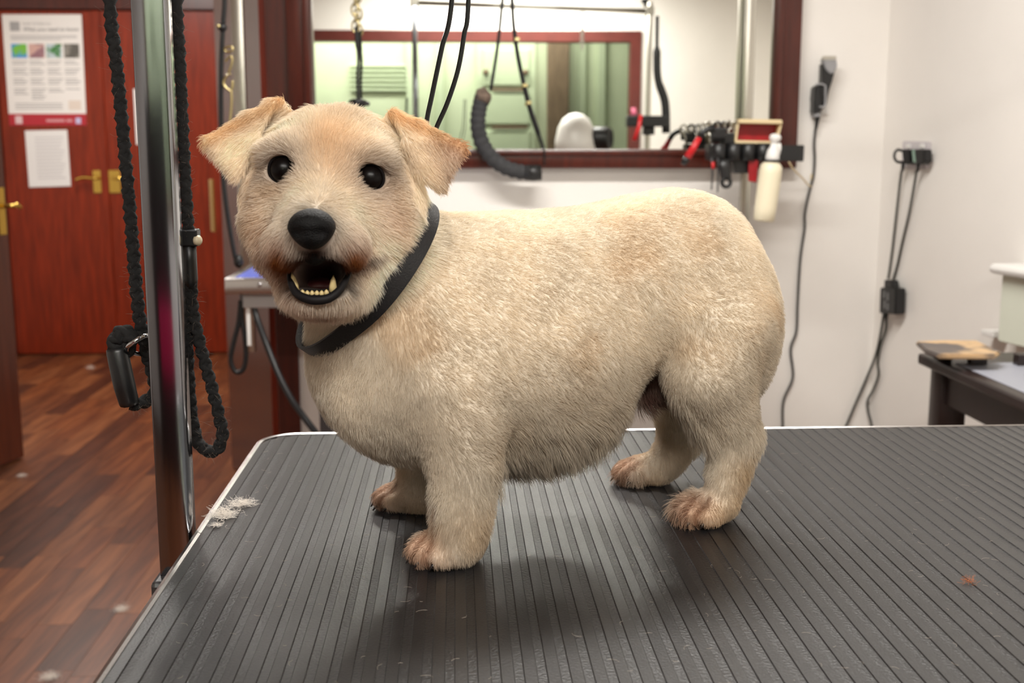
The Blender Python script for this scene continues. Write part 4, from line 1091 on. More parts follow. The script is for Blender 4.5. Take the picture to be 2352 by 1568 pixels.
# near and far shoulders
for s in (1, -1):
    dell(0.012, 0.042 * s, 0.150, 0.058, 0.040, 0.075, k=0.03, tilt=-10)
    dell(0.268, 0.043 * s, 0.172, 0.056, 0.034, 0.080, k=0.014)
def chain(pts, k=0.012):
    for (u0, v0, y0, r0), (u1, v1, y1, r1) in zip(pts[:-1], pts[1:]):
        add('cone', k=k, a=S(u0, v0, y0), b=S(u1, v1, y1), ra=r0, rb=r1)
# front leg on the near side
chain([(1040, 900, .905, .036), (1062, 985, .898, .027), (1068, 1075, .894, .0215), (1062, 1150, .892, .0178), (1058, 1215, .890, .0165), (1050, 1255, .887, .0165)], k=.02)
add('ell', k=.012, c=S(1122, 972, .903), ax=CAX, r=(.010, .012, .016))
add('ell', k=.010, c=S(1108, 1068, .894), ax=CAX, r=(.011, .012, .009))
# front leg on the far side
chain([(1010, 980, 1.05, .034), (985, 1050, 1.045, .021), (972, 1095, 1.04, .0165), (970, 1135, 1.037, .0150), (962, 1150, 1.034, .0150)], k=.02)
# hind leg on the near side: stifle forward, hock back, upright shank
chain([(1655, 760, 1.010, .046), (1630, 865, 1.000, .036), (1665, 950, 1.006, .0245), (1690, 1012, 1.010, .0180), (1672, 1085, 1.003, .0140), (1658, 1150, .996, .0145)], k=.016)
add('ell', k=.010, c=S(1716, 1003, 1.012), ax=CAX, r=(.0115, .011, .015))
# hind leg on the far side
chain([(1605, 860, 1.125, .038), (1562, 945, 1.13, .0215), (1566, 1005, 1.13, .0165), (1528, 1060, 1.122, .0135), (1505, 1085, 1.117, .0140)], k=.016)
# paws: a pad and four toes each
def paw(c, h, heading, size):
    h = np.array([math.cos(heading), math.sin(heading), 0]); s = np.array([-h[1], h[0], 0])
    c = np.array(c)
    add('ell', k=.010, c=c + ZX3 * .0125 * size, ax=(h, s, ZX3), r=(.026 * size, .019 * size, .0130 * size))
    for i, (sd, fw) in enumerate(((-.0145, .014), (-.0055, .021), (.0055, .021), (.0145, .014))):
        add('ell', k=.0030, c=c + s * sd * 1.08 * size + h * fw * size + ZX3 * .0095 * size, ax=(h, s, ZX3), r=(.0130 * size, .0066 * size, .0094 * size))
GZ = TABLE_Z + 0.0005
def ground(u, v): return SZ(u, v, GZ)
HEAD_DIR = math.atan2(-DA[1], -DA[0])
PAWS = [(ground(1042, 1283), HEAD_DIR + 0.18, 1.14), (ground(940, 1163), HEAD_DIR - 0.10, 1.0), (ground(1632, 1193), HEAD_DIR + 0.25, 1.08), (ground(1483, 1103), HEAD_DIR - .05, 1.02)]
for c, hd, sz in PAWS: paw(c, None, hd, sz)
# neck
add('cone', k=.03, a=S(800, 555, .918), b=D(0.0, 0, .188), ra=.047, rb=.076)
# head
add('ell', k=.02, c=S(766, 405, .905), ax=CAX, r=(.062, .060, .053))
add('ell', k=.02, c=S(770, 470, .895), ax=CAX, r=(.064, .058, .052))
add('ell', k=.02, c=S(645, 510, .880), ax=CAX, r=(.026, .034, .036))
add('ell', k=.02, c=S(882, 500, .885), ax=CAX, r=(.027, .036, .032))
add('ell', k=.02, c=S(775, 600, .885), ax=CAX, r=(.050, .045, .034))
add('cone', k=.018, a=S(752, 465, .862), b=S(724, 528, .812), ra=.032, rb=.023)
add('ell', k=.012, c=S(672, 563, .818), ax=CAX, r=(.0185, .026, .0165))
add('ell', k=.012, c=S(778, 565, .818), ax=CAX, r=(.0195, .026, .0165))
add('ell', k=.010, c=S(720, 568, .806), ax=CAX, r=(.016, .014, .010))
add('ell', k=.014, c=S(742, 676, .842), ax=CAX, r=(.026, .036, .013))
add('ell', k=.014, c=S(755, 655, .868), ax=CAX, r=(.036, .036, .024))
for (u, v) in ((650, 348), (842, 362)):
    add('ell', k=.012, c=S(u, v, .861), ax=CAX, r=(.020, .014, .0105))
for (u, v) in ((640, 432), (858, 455)):
    add('ell', k=.012, c=S(u, v, .862), ax=CAX, r=(.018, .014, .010))
EYES = [S(652, 390, .8560), S(851, 409, .8570)]
for e in EYES:
    add('ell', k=.006, sub=True, c=e + np.array([0, -.004, 0]), ax=CAX, r=(.0105, .015, .0105))
MOUTH = S(733, 628, .806)
add('ell', k=.005, sub=True, c=S(735, 622, .815), ax=CAX, r=(.0190, .040, .0145))
# ears: upright base and flap folded over
def ear(tris, r):
    for t in tris:
        add('tri', k=.006, a=S(*t[0]), b=S(*t[1]), c=S(*t[2]), r=r)
ear([((590, 345, .905), (672, 290, .905), (618, 240, .903)), ((672, 290, .905), (618, 240, .903), (650, 232, .907)),
     ((570, 264, .888), (628, 238, .898), (583, 322, .874)), ((570, 264, .888), (583, 322, .874), (474, 326, .866)),
     ((474, 326, .866), (583, 322, .874), (545, 408, .858))], .0026)
ear([((880, 300, .905), (965, 350, .914), (900, 262, .905)), ((900, 262, .905), (965, 350, .914), (965, 285, .910)),
     ((905, 262, .899), (962, 285, .896), (938, 330, .878)), ((962, 285, .896), (938, 330, .878), (1062, 340, .874)),
     ((938, 330, .878), (1062, 340, .874), (1012, 430, .864)), ((938, 330, .878), (1012, 430, .864), (968, 405, .868))], .0026)
# sheath under the belly
chain([(1562, 825, 1.045, .017), (1525, 875, 1.04, .0145), (1480, 920, 1.034, .0065)], k=.012)

def surface_nets(F):
    neg = F < 0
    n = np.array(F.shape)
    cnt = np.zeros(n - 1, np.int8); pos = np.zeros((*(n - 1), 3), np.float32)
    c = lambda i, j, k: (slice(i, n[0] - 1 + i), slice(j, n[1] - 1 + j), slice(k, n[2] - 1 + k))
    corners = [(i, j, k) for i in (0, 1) for j in (0, 1) for k in (0, 1)]
    s8 = sum(neg[c(*q)].astype(np.int8) for q in corners)
    act = (s8 > 0) & (s8 < 8)
    idx = np.argwhere(act)
    acc = np.zeros((len(idx), 3)); m = np.zeros(len(idx))
    for a in range(8):
        for b in range(a + 1, 8):
            d = np.array(corners[b]) - np.array(corners[a])
            if np.abs(d).sum() != 1: continue
            ia = idx + np.array(corners[a]); ib = idx + np.array(corners[b])
            fa = F[ia[:, 0], ia[:, 1], ia[:, 2]]; fb = F[ib[:, 0], ib[:, 1], ib[:, 2]]
            x = (fa < 0) != (fb < 0)
            t = np.where(x, fa / np.where(x, fa - fb, 1), 0)
            acc += np.where(x[:, None], np.array(corners[a]) + t[:, None] * d, 0); m += x
    V = GMIN + (idx + acc / m[:, None]) * VOX
    ids = np.full(n - 1, -1, np.int64); ids[act] = np.arange(len(idx))
    Q = []
    for ax in range(3):
        o1, o2 = [(1, 2), (2, 0), (0, 1)][ax]
        sa = [slice(1, -1)] * 3; sb = [slice(1, -1)] * 3
        sa[ax] = slice(0, -1); sb[ax] = slice(1, None)
        x = neg[tuple(sa)] != neg[tuple(sb)]
        e = np.argwhere(x)
        off = np.ones(3, int); off[ax] = 0
        e = e + off
        fl = neg[e[:, 0], e[:, 1], e[:, 2]]
        def g(d1, d2):
            q = e.copy(); q[:, o1] += d1; q[:, o2] += d2
            return ids[q[:, 0], q[:, 1], q[:, 2]]
        quad = np.stack([g(-1, -1), g(0, -1), g(0, 0), g(-1, 0)], 1)
        quad[~fl] = quad[~fl][:, ::-1]
        Q.append(quad)
    return V, np.concatenate(Q)
DV, DQ = surface_nets(field)
DQ = DQ[(DQ >= 0).all(1)]
def smooth_verts(V, Q, it, lam=0.5):
    E = np.concatenate([Q[:, [0, 1]], Q[:, [1, 2]], Q[:, [2, 3]], Q[:, [3, 0]]])
    for _ in range(it):
        acc = np.zeros_like(V); m = np.zeros(len(V))
        np.add.at(acc, E[:, 0], V[E[:, 1]]); np.add.at(m, E[:, 0], 1)
        np.add.at(acc, E[:, 1], V[E[:, 0]]); np.add.at(m, E[:, 1], 1)
        V = V + lam * (acc / m[:, None] - V)
    return V
DV = smooth_verts(DV, DQ, 2)
DV[:, 2] = np.maximum(DV[:, 2], TABLE_Z + 0.0004)

# --- colour and coat by place on the body
NOSE = S(716, 524, .783)
def sstep(x, a, b):
    t = np.clip((x - a) / (b - a), 0, 1); return t * t * (3 - 2 * t)
def project(P):
    q = P - CAM; cz = q @ FWD
    return 1176 + FPX * (q @ RGT) / cz, 784 - FPX * (q @ UPV) / cz, cz
def dframe(P):
    q = P[:, :2] - DO
    return q @ DA, q @ DL, P[:, 2] - TABLE_Z
def dist(P, c): return np.sqrt(((P - c) ** 2).sum(1))
EARL = [S(480, 328, .872), S(540, 400, .868), S(600, 280, .89), S(640, 240, .90), S(550, 330, .88)]
EARR = [S(1058, 342, .878), S(1010, 420, .872), S(975, 330, .89), S(920, 275, .905), S(990, 380, .88)]
HEADC = S(768, 440, .895)
def lump(P, f, seed):
    o = np.array([seed * 1.7, seed * 3.1, seed * 5.3])
    return np.array([noise.noise(Vector(p)) for p in (P * f + o)])
def ear_w(P):
    d = np.min([np.sqrt(((P - a) ** 2).sum(1)) for a in EARL[:2] + EARL[3:] + EARR], axis=0)
    return d
MUZC = S(728, 585, .835)
HEAD_BACK = S(880, 560, .925)
def head_w(P):
    return np.maximum(1 - sstep(dist(P, HEADC), .085, .105), 1 - sstep(dist(P, MUZC), .055, .070))
def coat_color(P, N):
    a, l, z = dframe(P)
    n = len(P)
    cream = np.array(lin((238, 226, 206))); tan = np.array(lin((222, 186, 136))); white = np.array(lin((250, 242, 226)))
    grey = np.array(lin((202, 190, 172))); pink = np.array(lin((218, 176, 150))); rust = np.array(lin((138, 80, 34))); dark = np.array(lin((70, 48, 36)))
    C = np.tile(cream, (n, 1))
    def mix(w, c):
        nonlocal C
        w = np.clip(w, 0, 1)[:, None]; C = C * (1 - w) + c * w
    n1 = lump(P, 28, 1); n2 = lump(P, 9, 2)
    hw = head_w(P)
    body = 1 - hw
    mix(body * (sstep(n1 + n2, .05, .7) * .35), tan * .95)
    mix(body * sstep(z, .24, .29) * .5, white)
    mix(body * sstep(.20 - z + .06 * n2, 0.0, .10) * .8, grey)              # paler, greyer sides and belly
    mix(body * sstep(.10 - z, 0, .05) * (a > -.2) * .35, white)
    mix(body * sstep(-a + .25 * (.12 - z), .02, .10) * .6, white)            # white bib
    legs = body * sstep(.075 - z, 0, .03)
    mix(legs * np.clip(.30 + .7 * n1, 0, 1), tan * .72)
    # head
    u, v, cz = project(P)
    mix(hw * .85, white)
    mix(hw * sstep(n1, .1, .6) * .3, tan)
    crown = hw * np.exp(-(((u - 770) / 75) ** 2 + ((v - 330) / 90) ** 2))
    mix(crown * .6, tan)
    for e, uu, vv in ((EYES[0], 640, 400), (EYES[1], 855, 418)):
        mix(np.exp(-(dist(P, e) / .019) ** 2) * .6, rust * .8)
    mix(np.exp(-(dist(P, EYES[0]) / .0135) ** 2) * 1.1, dark)
    mix(np.exp(-(dist(P, EYES[1]) / .0135) ** 2) * 1.1, dark)
    for uu, vv, yy, w in ((800, 440, .855, .5), (690, 432, .855, .4), (880, 500, .86, .55), (620, 470, .865, .45)):
        mix(np.exp(-(dist(P, S(uu, vv, yy)) / .016) ** 2) * w, pink)
    mix(np.exp(-(dist(P, S(655, 620, .81)) / .024) ** 2) * .85, rust)
    mix(np.exp(-(dist(P, S(800, 600, .81)) / .020) ** 2) * .9, rust)
    mix(np.exp(-(dist(P, S(735, 705, .835)) / .022) ** 2) * .45, rust * 1.2)
    mix(np.exp(-(dist(P, S(612, 590, .84)) / .026) ** 2) * .35, rust * 1.4)
    def blot(uu, vv, su, sv, w, c):
        mix(hw * np.exp(-(((u - uu) / su) ** 2 + ((v - vv) / sv) ** 2)) * (cz < .92) * w, c)
    for uu, vv, su, sv, w in ((640, 590, 26, 40, 1.0), (662, 612, 20, 26, .95), (805, 585, 30, 28, .95), (822, 600, 22, 20, .8), (770, 598, 30, 10, .7), (690, 596, 26, 10, .6)):
        blot(uu, vv, su, sv, w, rust)
    for uu, vv, su, sv, w in ((588, 470, 22, 60, .15), (920, 560, 22, 60, .2), (910, 470, 18, 50, .25), (625, 440, 30, 18, .4)):
        blot(uu, vv, su, sv, w, tan * .75)
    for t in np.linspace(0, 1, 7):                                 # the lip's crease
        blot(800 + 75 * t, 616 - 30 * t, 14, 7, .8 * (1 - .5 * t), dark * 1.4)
    blot(722, 578, 32, 18, 1.0, np.array(lin((26, 22, 22))))
    mix(np.exp(-(dist(P, NOSE) / .021) ** 2) * .8, dark)
    # ears: tan along the fold and tip, cream flap
    ed = ear_w(P)
    we = sstep(.034 - ed, 0, .014)
    mix(we * .25, tan)
    mix(we * sstep(n1, -.1, .4) * .4, white)
    ridge = np.exp(-((v - (262 + (u - 905) * .46)) / 20) ** 2) * (u > 890) + np.exp(-((v - (236 + (640 - u) * .52)) / 18) ** 2) * (u < 655)
    mix(we * ridge * .75, tan)
    mix(we * np.exp(-(dist(P, S(1065, 335, .875)) / .018) ** 2) * .5, rust * 1.8)
    mix(we * np.exp(-(dist(P, S(1045, 415, .87)) / .010) ** 2) * .6, rust)
    crease = np.array(lin((120, 66, 52)))  # reddish inner-ear skin, with the shade of folds and opening painted in
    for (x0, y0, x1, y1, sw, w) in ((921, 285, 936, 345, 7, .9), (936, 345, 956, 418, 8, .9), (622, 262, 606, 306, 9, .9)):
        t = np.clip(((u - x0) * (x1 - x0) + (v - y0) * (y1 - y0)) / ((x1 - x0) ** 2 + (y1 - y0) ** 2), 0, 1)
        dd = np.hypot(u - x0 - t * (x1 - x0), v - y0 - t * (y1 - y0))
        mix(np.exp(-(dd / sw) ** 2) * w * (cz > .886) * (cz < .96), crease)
    # pink, rust stained toes, darker lines in the grooves between them
    for c, hd, sz in PAWS:
        h = np.array([math.cos(hd), math.sin(hd), 0])
        mix(np.exp(-(dist(P, c + h * .024 * sz + ZX3 * .010) / (.019 * sz)) ** 2) * .8, pink)
        mix(np.exp(-(dist(P, c + h * .034 * sz + ZX3 * .002) / (.011 * sz)) ** 2) * .5, rust)
        sdv = np.array([-h[1], h[0], 0])
        for gs in (-.0108, 0, .0108):
            q_ = (P - c) @ sdv - gs * sz; w_ = ((P - c) @ h > .012 * sz) & (dist(P, c) < .06)
            mix(np.exp(-(q_ / .0022) ** 2) * w_ * .55, rust * .8)
    # bare skin of the sheath
    mix(np.exp(-(dist(P, S(1530, 872, 1.035)) / .022) ** 2) * .95, np.array(lin((112, 78, 66))))
    mix(np.exp(-(dist(P, S(1490, 912, 1.03)) / .015) ** 2) * .95, np.array(lin((120, 84, 74))))
    mw = np.exp(-(((u - 735) / 66) ** 4 + ((v - 628) / 46) ** 4)) * (cz < .90)
    mix(mw * 1.0, np.array(lin((44, 14, 14))))
    # black lower lip
    lip = np.exp(-(((u - 738) / 62) ** 4 + ((v - 676 + ((u - 738) / 62) ** 2 * 12) / 15) ** 4)) * (cz < .90)
    mix(lip * 1.2, np.array(lin((24, 20, 21))))
    return C

dog = empty('dog', (float(DO[0]), float(DO[1]), TABLE_Z), 'small cream-coated terrier standing on the black ribbed table, mouth open', 'dog')
dog_body = obj('body', (DV, DQ), None, dog, smooth=True)
me = dog_body.data
bodyN = np.zeros(len(DV) * 3); me.vertices.foreach_get('normal', bodyN) if False else None
def attr_mat(name, rough=0.7, trans=0.0, spec=0.15, tint=1.0):
    m = bpy.data.materials.new(name); m.use_nodes = True
    nt = m.node_tree; b = nt.nodes['Principled BSDF']
    at = nt.nodes.new('ShaderNodeAttribute'); at.attribute_name = 'coat'
    nt.links.new(at.outputs['Color'], b.inputs['Base Color'])
    b.inputs['Roughness'].default_value = rough; b.inputs['Specular IOR Level'].default_value = spec
    if trans > 0:
        tr = nt.nodes.new('ShaderNodeBsdfTranslucent'); nt.links.new(at.outputs['Color'], tr.inputs['Color'])
        mx = nt.nodes.new('ShaderNodeMixShader'); mx.inputs[0].default_value = trans
        nt.links.new(b.outputs[0], mx.inputs[1]); nt.links.new(tr.outputs[0], mx.inputs[2])
        nt.links.new(mx.outputs[0], nt.nodes['Material Output'].inputs['Surface'])
    return m
M['skin'] = attr_mat('dog_skin', 0.75)
M['fur'] = attr_mat('dog_fur', 0.7, 0.40, 0.06)
me.materials.append(M['skin'])
vn = np.array([tuple(n.vector) for n in me.vertex_normals])
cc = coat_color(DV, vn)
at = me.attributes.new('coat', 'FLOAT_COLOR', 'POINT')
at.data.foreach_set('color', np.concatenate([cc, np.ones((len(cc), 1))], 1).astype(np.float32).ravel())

# --- the coat itself: strands rooted on the body
NH = int(400000 * FUR_DENSITY)
T = np.concatenate([DQ[:, [0, 1, 2]], DQ[:, [0, 2, 3]]])
e1 = DV[T[:, 1]] - DV[T[:, 0]]; e2 = DV[T[:, 2]] - DV[T[:, 0]]
fn = np.cross(e1, e2); ar = np.sqrt((fn ** 2).sum(1)) / 2
tc_ = DV[T].mean(1)
wgt = ar * (1 + 1.3 * head_w(tc_)) * (tc_[:, 2] > TABLE_Z + .003)
pick = rng.choice(len(T), NH, p=wgt / wgt.sum())
r1 = np.sqrt(rng.random(NH)); r2 = rng.random(NH)
bc = np.stack([1 - r1, r1 * (1 - r2), r1 * r2], 1)
RP = (DV[T[pick]] * bc[..., None]).sum(1)
RN = (vn[T[pick]] * bc[..., None]).sum(1); RN /= np.linalg.norm(RN, axis=1)[:, None]
u_, v_, cz_ = project(RP)
a_, l_, z_ = dframe(RP)
keep = np.ones(NH, bool)
inmouth = ((((u_ - 735) / 60) ** 2 + ((v_ - 627) / 44) ** 2) < 1) & (cz_ < .90)
inlip = (np.exp(-(((u_ - 738) / 62) ** 4 + ((v_ - 676 + ((u_ - 738) / 62) ** 2 * 12) / 15) ** 4)) > .4) & (cz_ < .9)
keep &= ~inmouth & ~inlip
for e in EYES: keep &= dist(RP, e + np.array([0, -.005, 0])) > .0124
keep &= dist(RP, NOSE) > .0175
keep &= ~((np.abs((u_ - 1520) * .75 + (v_ - 880) * .66) < 68) & (np.abs((u_ - 1520) * .66 - (v_ - 880) * .75) < 34) & (cz_ > 1.055) & (np.abs(l_) < .022))
RP, RN, u_, v_, cz_, a_, l_, z_ = [x[keep] for x in (RP, RN, u_, v_, cz_, a_, l_, z_)]
n = len(RP)
hw = head_w(RP)
ed = ear_w(RP); we = sstep(.034 - ed, 0, .014)
# lie of the coat
flow = np.tile(AX3 * .85 - ZX3 * .5, (n, 1))
lw = sstep(.10 - z_, 0, .04)
flow = flow * (1 - lw[:, None]) + (-ZX3) * lw[:, None]
bib = sstep(-a_, .0, .06) * (1 - hw)
flow = flow * (1 - bib[:, None]) + (-ZX3 + AX3 * .2) * bib[:, None]
belly = (1 - hw) * sstep(.13 - z_, 0, .05) * ((a_ > .03) & (a_ < .24) & (np.abs(l_) < .075))
flow = flow * (1 - .8 * belly[:, None]) + (-ZX3 + AX3 * .45) * .8 * belly[:, None]
rad = RP - S(728, 480, .80)
rad[:, 1] *= 0.6
rad /= np.linalg.norm(rad, axis=1)[:, None]
rad = rad * .8 - ZX3 * .12
flow = flow * (1 - hw[:, None]) + rad * hw[:, None]
for tip, base, mem in ((S(490, 345, .87), S(640, 270, .90), EARL), (S(1050, 370, .875), S(920, 300, .905), EARR)):
    w = we * (dist(RP, (tip + base) / 2) < .07)
    dr = (tip - base) / np.linalg.norm(tip - base) - ZX3 * .35
    flow = flow * (1 - w[:, None]) + dr * w[:, None]
flow -= RN * (flow * RN).sum(1)[:, None]
flow /= (np.linalg.norm(flow, axis=1)[:, None] + 1e-6)
cl = np.stack([lump(RP, 75, s) for s in (3, 4, 5)], 1)
cl2 = np.stack([lump(RP, 30, s) for s in (6, 7, 8)], 1)
jit = (rng.normal(0, .30, (n, 3)) + cl * .35 + cl2 * .35) * (1 - .25 * hw)[:, None]
lift = .56 - .26 * hw
dirn = flow * (1 - lift)[:, None] + RN * lift[:, None] + jit * .55
dirn /= np.linalg.norm(dirn, axis=1)[:, None]
L = np.full(n, .0058)
L = np.where(hw > .5, .0100 + .003 * sstep(250 - v_ + 60, 0, 60), L)
L = L * (1 - belly) + .024 * belly
L = L + .0022 * lw * (1 - belly)
L = L + bib * .002
muz = np.exp(-(dist(RP, S(720, 560, .81)) / .032) ** 2)
L = L * (1 - .45 * muz) * (1 - .5 * np.exp(-(((u_ - 730) / 60) ** 2 + ((v_ - 590) / 14) ** 2)) * (cz_ < .9))
L = L * (1 - .35 * np.clip(np.exp(-(dist(RP, EYES[0]) / .018) ** 2) + np.exp(-(dist(RP, EYES[1]) / .018) ** 2), 0, 1))
L = np.where(we > .4, .0070, L)
pawd = np.min([dist(RP, c) for c, _, _ in PAWS], axis=0)
L = L * (1 - .5 * sstep(.050 - pawd, 0, .02))
L *= (.65 + .6 * rng.random(n))
K = 5
tt = np.linspace(0, 1, K)
bend = (flow * .9 - ZX3 * .25 + cl * .5)
pts = RP[:, None, :] + (tt[None, :, None] * dirn[:, None, :] + (tt ** 2)[None, :, None] * .42 * (bend - dirn)[:, None, :]) * L[:, None, None]
pts[..., 2] = np.maximum(pts[..., 2], TABLE_Z + .0005)
fur_data = bpy.data.hair_curves.new('fur')
fur_data.add_curves([K] * n)
inv = -np.array([DO[0], DO[1], TABLE_Z])
fur_data.position_data.foreach_set('vector', (pts + inv).astype(np.float32).ravel())
rr = (np.array([1, .95, .85, .6, .12])[None, :] * (.00010 + .00005 * rng.random(n))[:, None]).astype(np.float32)
ra_ = fur_data.attributes.get('radius') or fur_data.attributes.new('radius', 'FLOAT', 'POINT')
ra_.data.foreach_set('value', rr.ravel())
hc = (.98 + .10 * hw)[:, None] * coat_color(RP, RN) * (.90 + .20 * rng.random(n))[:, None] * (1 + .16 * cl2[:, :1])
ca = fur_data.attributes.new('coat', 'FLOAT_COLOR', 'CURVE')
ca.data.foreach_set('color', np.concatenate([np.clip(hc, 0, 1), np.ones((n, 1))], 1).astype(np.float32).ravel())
fur_data.materials.append(M['fur'])
fur = bpy.data.objects.new('fur', fur_data)
link(fur, dog)
tag(fur, kind='stuff')

# --- eyes, nose, tongue, teeth
M['eye'] = mat('dog_eye', (9, 6, 6), 0.30, spec=0.16)
M['eyerim'] = mat('eye_rim', (16, 12, 12), 0.7, spec=0.1)
M['nose'] = mat('dog_nose', (7, 7, 8), 0.55, spec=0.2, bump=0.5, bscale=900)
M['tongue'] = mat('tongue', (74, 26, 28), 0.5)
M['tooth'] = mat('tooth', (206, 184, 130), 0.35)
M['lip'] = mat('black_lip', (16, 13, 14), 0.6, spec=0.2)
M['gum'] = mat('gum', (60, 26, 26), 0.4)
def ellipsoid(c, ax, r, seg=24, rings=14):
    bm = bmesh.new()
    bmesh.ops.create_uvsphere(bm, u_segments=seg, v_segments=rings, radius=1.0)
    mt = Matrix([[ax[0][i] * r[0], ax[1][i] * r[1], ax[2][i] * r[2], c[i]] for i in range(3)] + [[0, 0, 0, 1]])
    bm.transform(mt)
    return bm
for e in EYES:
    eo = obj('eye', ellipsoid(e, CAX, (.0107, .0112, .0107)), M['eye'], dog, smooth=True)
    ring = [e + np.array([.0102 * math.cos(t), -.0045, .0102 * math.sin(t)]) for t in np.linspace(0, 2 * math.pi, 28, endpoint=False)]
    obj('eye_rim', sweep(ring, .0010, 6, closed=True), M['eyerim'], eo, smooth=True)
# nose: wide rounded wedge with two nostrils
nb = ellipsoid(NOSE, CAX, (.0164, .0140, .0146), 32, 20)
for vtx in nb.verts:
    q = np.array(vtx.co) - NOSE
    w = 1.0 - .22 * np.clip(-q[2] / .0138, 0, 1)                 # narrower below
    q[0] *= w
    if q[2] > 0: q[2] *= .92
    for sx in (-1, 1):
        dd = (q[0] - sx * .0078) ** 2 / .0042 ** 2 + (q[2] + .0025) ** 2 / .0034 ** 2
        if q[1] < 0: q[1] += .0045 * math.exp(-dd)
    if q[1] < 0: q[1] += .0016 * math.exp(-(q[0] / .0013) ** 2) * (q[2] < .002)
    vtx.co = Vector(NOSE + q)
obj('nose', nb, M['nose'], dog, smooth=True)
obj('philtrum', ellipsoid(S(722, 572, .7985), CAX, (.0095, .0085, .0115)), M['nose'], dog, smooth=True)
tg = [S(736, 650, .87), S(734, 652, .845), S(732, 660, .825)]
obj('tongue', sweep(catmull(tg, 5), [.010, .0125, .0128, .0128, .0125, .012, .012, .0115, .011, .0095, .006], 12, flat=.42, ref=(1, 0, 0)), M['tongue'], dog, smooth=True)
def tooth(u, v, y, h, r, lean=0):
    c = S(u, v, y)
    return lathe(c, (lean, -.1, 1), [(r, -.002), (r * 1.05, h * .25), (r * .7, h * .65), (0, h)], 8)
for u, v, y, h, r, ln in ((679, 664, .8165, .0125, .0026, -.18), (764, 667, .8165, .0115, .0026, .10)):
    obj('canine_tooth', tooth(u, v, y, h, r, ln), M['tooth'], dog, smooth=True)
for i in range(6):
    u = 695 + i * 11
    obj('incisor_tooth', tooth(u, 672 + (1 if i in (0, 5) else 3), .8105, .0028, .0017), M['tooth'], dog, smooth=True)
lipp = catmull([S(u, v, y) for u, v, y in ((664, 620, .822), (667, 645, .815), (680, 672, .8085), (705, 686, .8045), (730, 689, .8035), (757, 684, .8050), (780, 666, .8095), (796, 640, .817), (806, 616, .826))], 6)
obj('lower_lip', sweep(lipp, [.0014 + .0021 * math.sin(math.pi * i / (len(lipp) - 1)) for i in range(len(lipp))], 10), M['lip'], dog, smooth=True)
M['claw'] = mat('dark_claw', (34, 26, 24), 0.4)
for c, hd, sz in PAWS:
    h = np.array([math.cos(hd), math.sin(hd), 0]); sv = np.array([-h[1], h[0], 0])
    for sd, fw in ((-.0156, .0218), (-.0060, .0288), (.0060, .0288), (.0156, .0218)):
        b_ = c + sv * sd * sz + h * fw * sz + ZX3 * .0062 * sz
        obj('claw', sweep([b_, b_ + h * .004 * sz - ZX3 * .0016, b_ + h * .0066 * sz - ZX3 * .0050], [.0019, .0016, .0005], 6), M['claw'], dog, smooth=True)
# --- collar
def fval(P):
    q = (P - GMIN) / VOX
    i = np.clip(np.floor(q).astype(int), 0, GN - 2); t = q - i
    out = 0
    for dx in (0, 1):
        for dy in (0, 1):
            for dz in (0, 1):
                w = (t[0] if dx else 1 - t[0]) * (t[1] if dy else 1 - t[1]) * (t[2] if dz else 1 - t[2])
                out += w * field[i[0] + dx, i[1] + dy, i[2] + dz]
    return out
def hit(u, v):
    d = ray(u, v); d = d / np.linalg.norm(d)
    s = .7
    for _ in range(1500):
        p = CAM + d * s
        if fval(p) < 0: return p
        s += .001
    return p
vis = [hit(*q) for q in ((950, 566), (915, 632), (873, 682), (820, 732), (774, 773))]
cen = np.mean(vis, 0)
A_ = np.array(vis) - cen
nrm = np.linalg.svd(A_)[2][2]
axis = S(830, 560, .925) - D(0.0, 0, .195); axis /= np.linalg.norm(axis)
nrm = nrm * np.sign(nrm @ axis)
nrm = nrm * .9 + axis * .1; nrm /= np.linalg.norm(nrm)
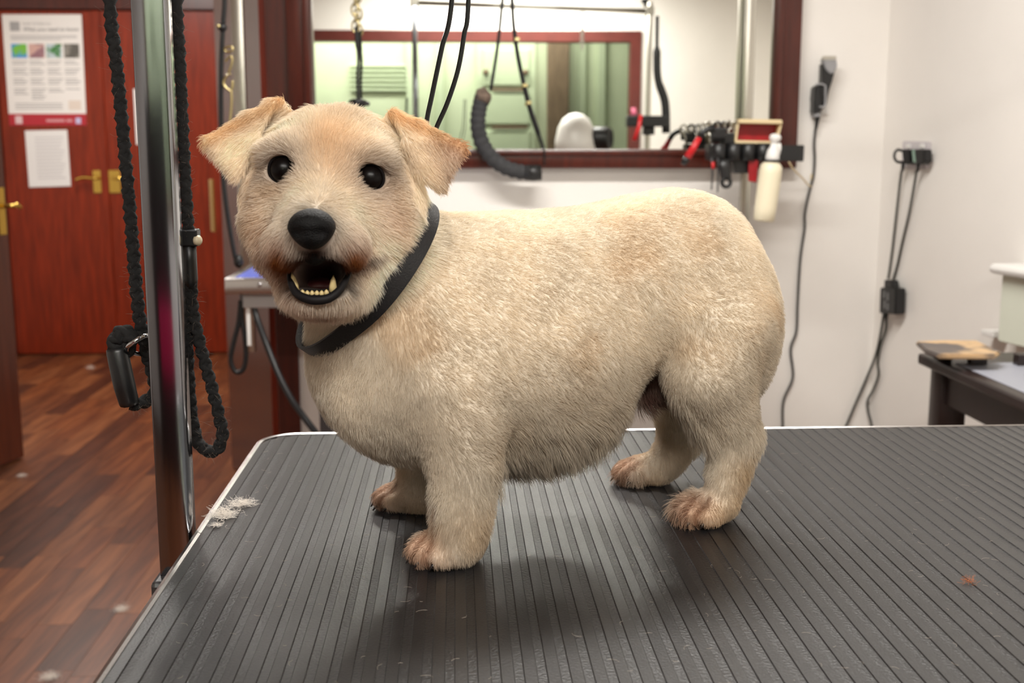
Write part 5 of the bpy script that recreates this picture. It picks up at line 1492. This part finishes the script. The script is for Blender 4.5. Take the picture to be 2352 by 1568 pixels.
# centre of the ring: where the neck's axis pierces the collar's plane
p0 = D(0.0, 0, .195); t0 = ((cen - p0) @ nrm) / (axis @ nrm); cc0 = p0 + axis * t0
x1 = np.cross(nrm, ZX3); x1 /= np.linalg.norm(x1); x2 = np.cross(nrm, x1)
ringc = []
for t in np.linspace(0, 2 * math.pi, 64, endpoint=False):
    d = x1 * math.cos(t) + x2 * math.sin(t)
    s = .03
    while fval(cc0 + d * s) < 0 and s < .16: s += .001
    ringc.append(s)
ringc = np.array(ringc)
for _ in range(6): ringc = (np.roll(ringc, 1) + ringc + np.roll(ringc, -1)) / 3
M['collar'] = mat('black_collar', (17, 17, 19), 0.5, bump=0.2, bscale=700)
def collar_band(half, off, th, i0=0, i1=64, wrap=True):
    bm = bmesh.new(); rows = []
    for i in range(i0, i1):
        t = 2 * math.pi * i / 64; d = x1 * math.cos(t) + x2 * math.sin(t); s = ringc[i % 64] + off
        rows.append([bm.verts.new(Vector(cc0 + d * (s + o) + nrm * h)) for o, h in ((0, -half), (th, -half), (th, half), (0, half))])
    m = len(rows)
    for i in range(m if wrap else m - 1):
        a, b = rows[i], rows[(i + 1) % m]
        for k in range(4): bm.faces.new((a[k], a[(k + 1) % 4], b[(k + 1) % 4], b[k]))
    if not wrap:
        bm.faces.new(rows[0]); bm.faces.new(rows[-1])
    return bm
collar = auto_smooth(obj('collar', collar_band(.0075, .0055, .0025), M['collar'], dog), 50)
collar['label'] = 'plain black collar around the neck'
# ------------------------------------------------------------------ groups of repeats
GROUPS = {'hair_tuft': 'clipped hair tufts on the near table', 'floor_tuft': 'clipped hair tufts on the wooden floor', 'rope_leash': 'black rope leashes on the chrome post',
          'scissors': 'scissors standing in the tool caddy', 'comb': 'combs hanging from the tool caddy', 'clipper_guard': 'clipper guards in the tool caddy',
          'power_plug': 'plugs in the double socket', 'power_cable': 'cords from the socket to the adaptor', 'adaptor_cable': 'cords leaving the adaptor',
          'ceiling_light': 'ceiling battens', 'grooming_table': 'grooming tables', 'overhead_gantry': 'gantries of the grooming tables', 'tool_caddy': 'black tool caddies'}
for o in scene.objects:
    g = GROUPS.get(o.name.split('.')[0])
    if g and o.parent is None and 'category' in o:
        o['group'] = g
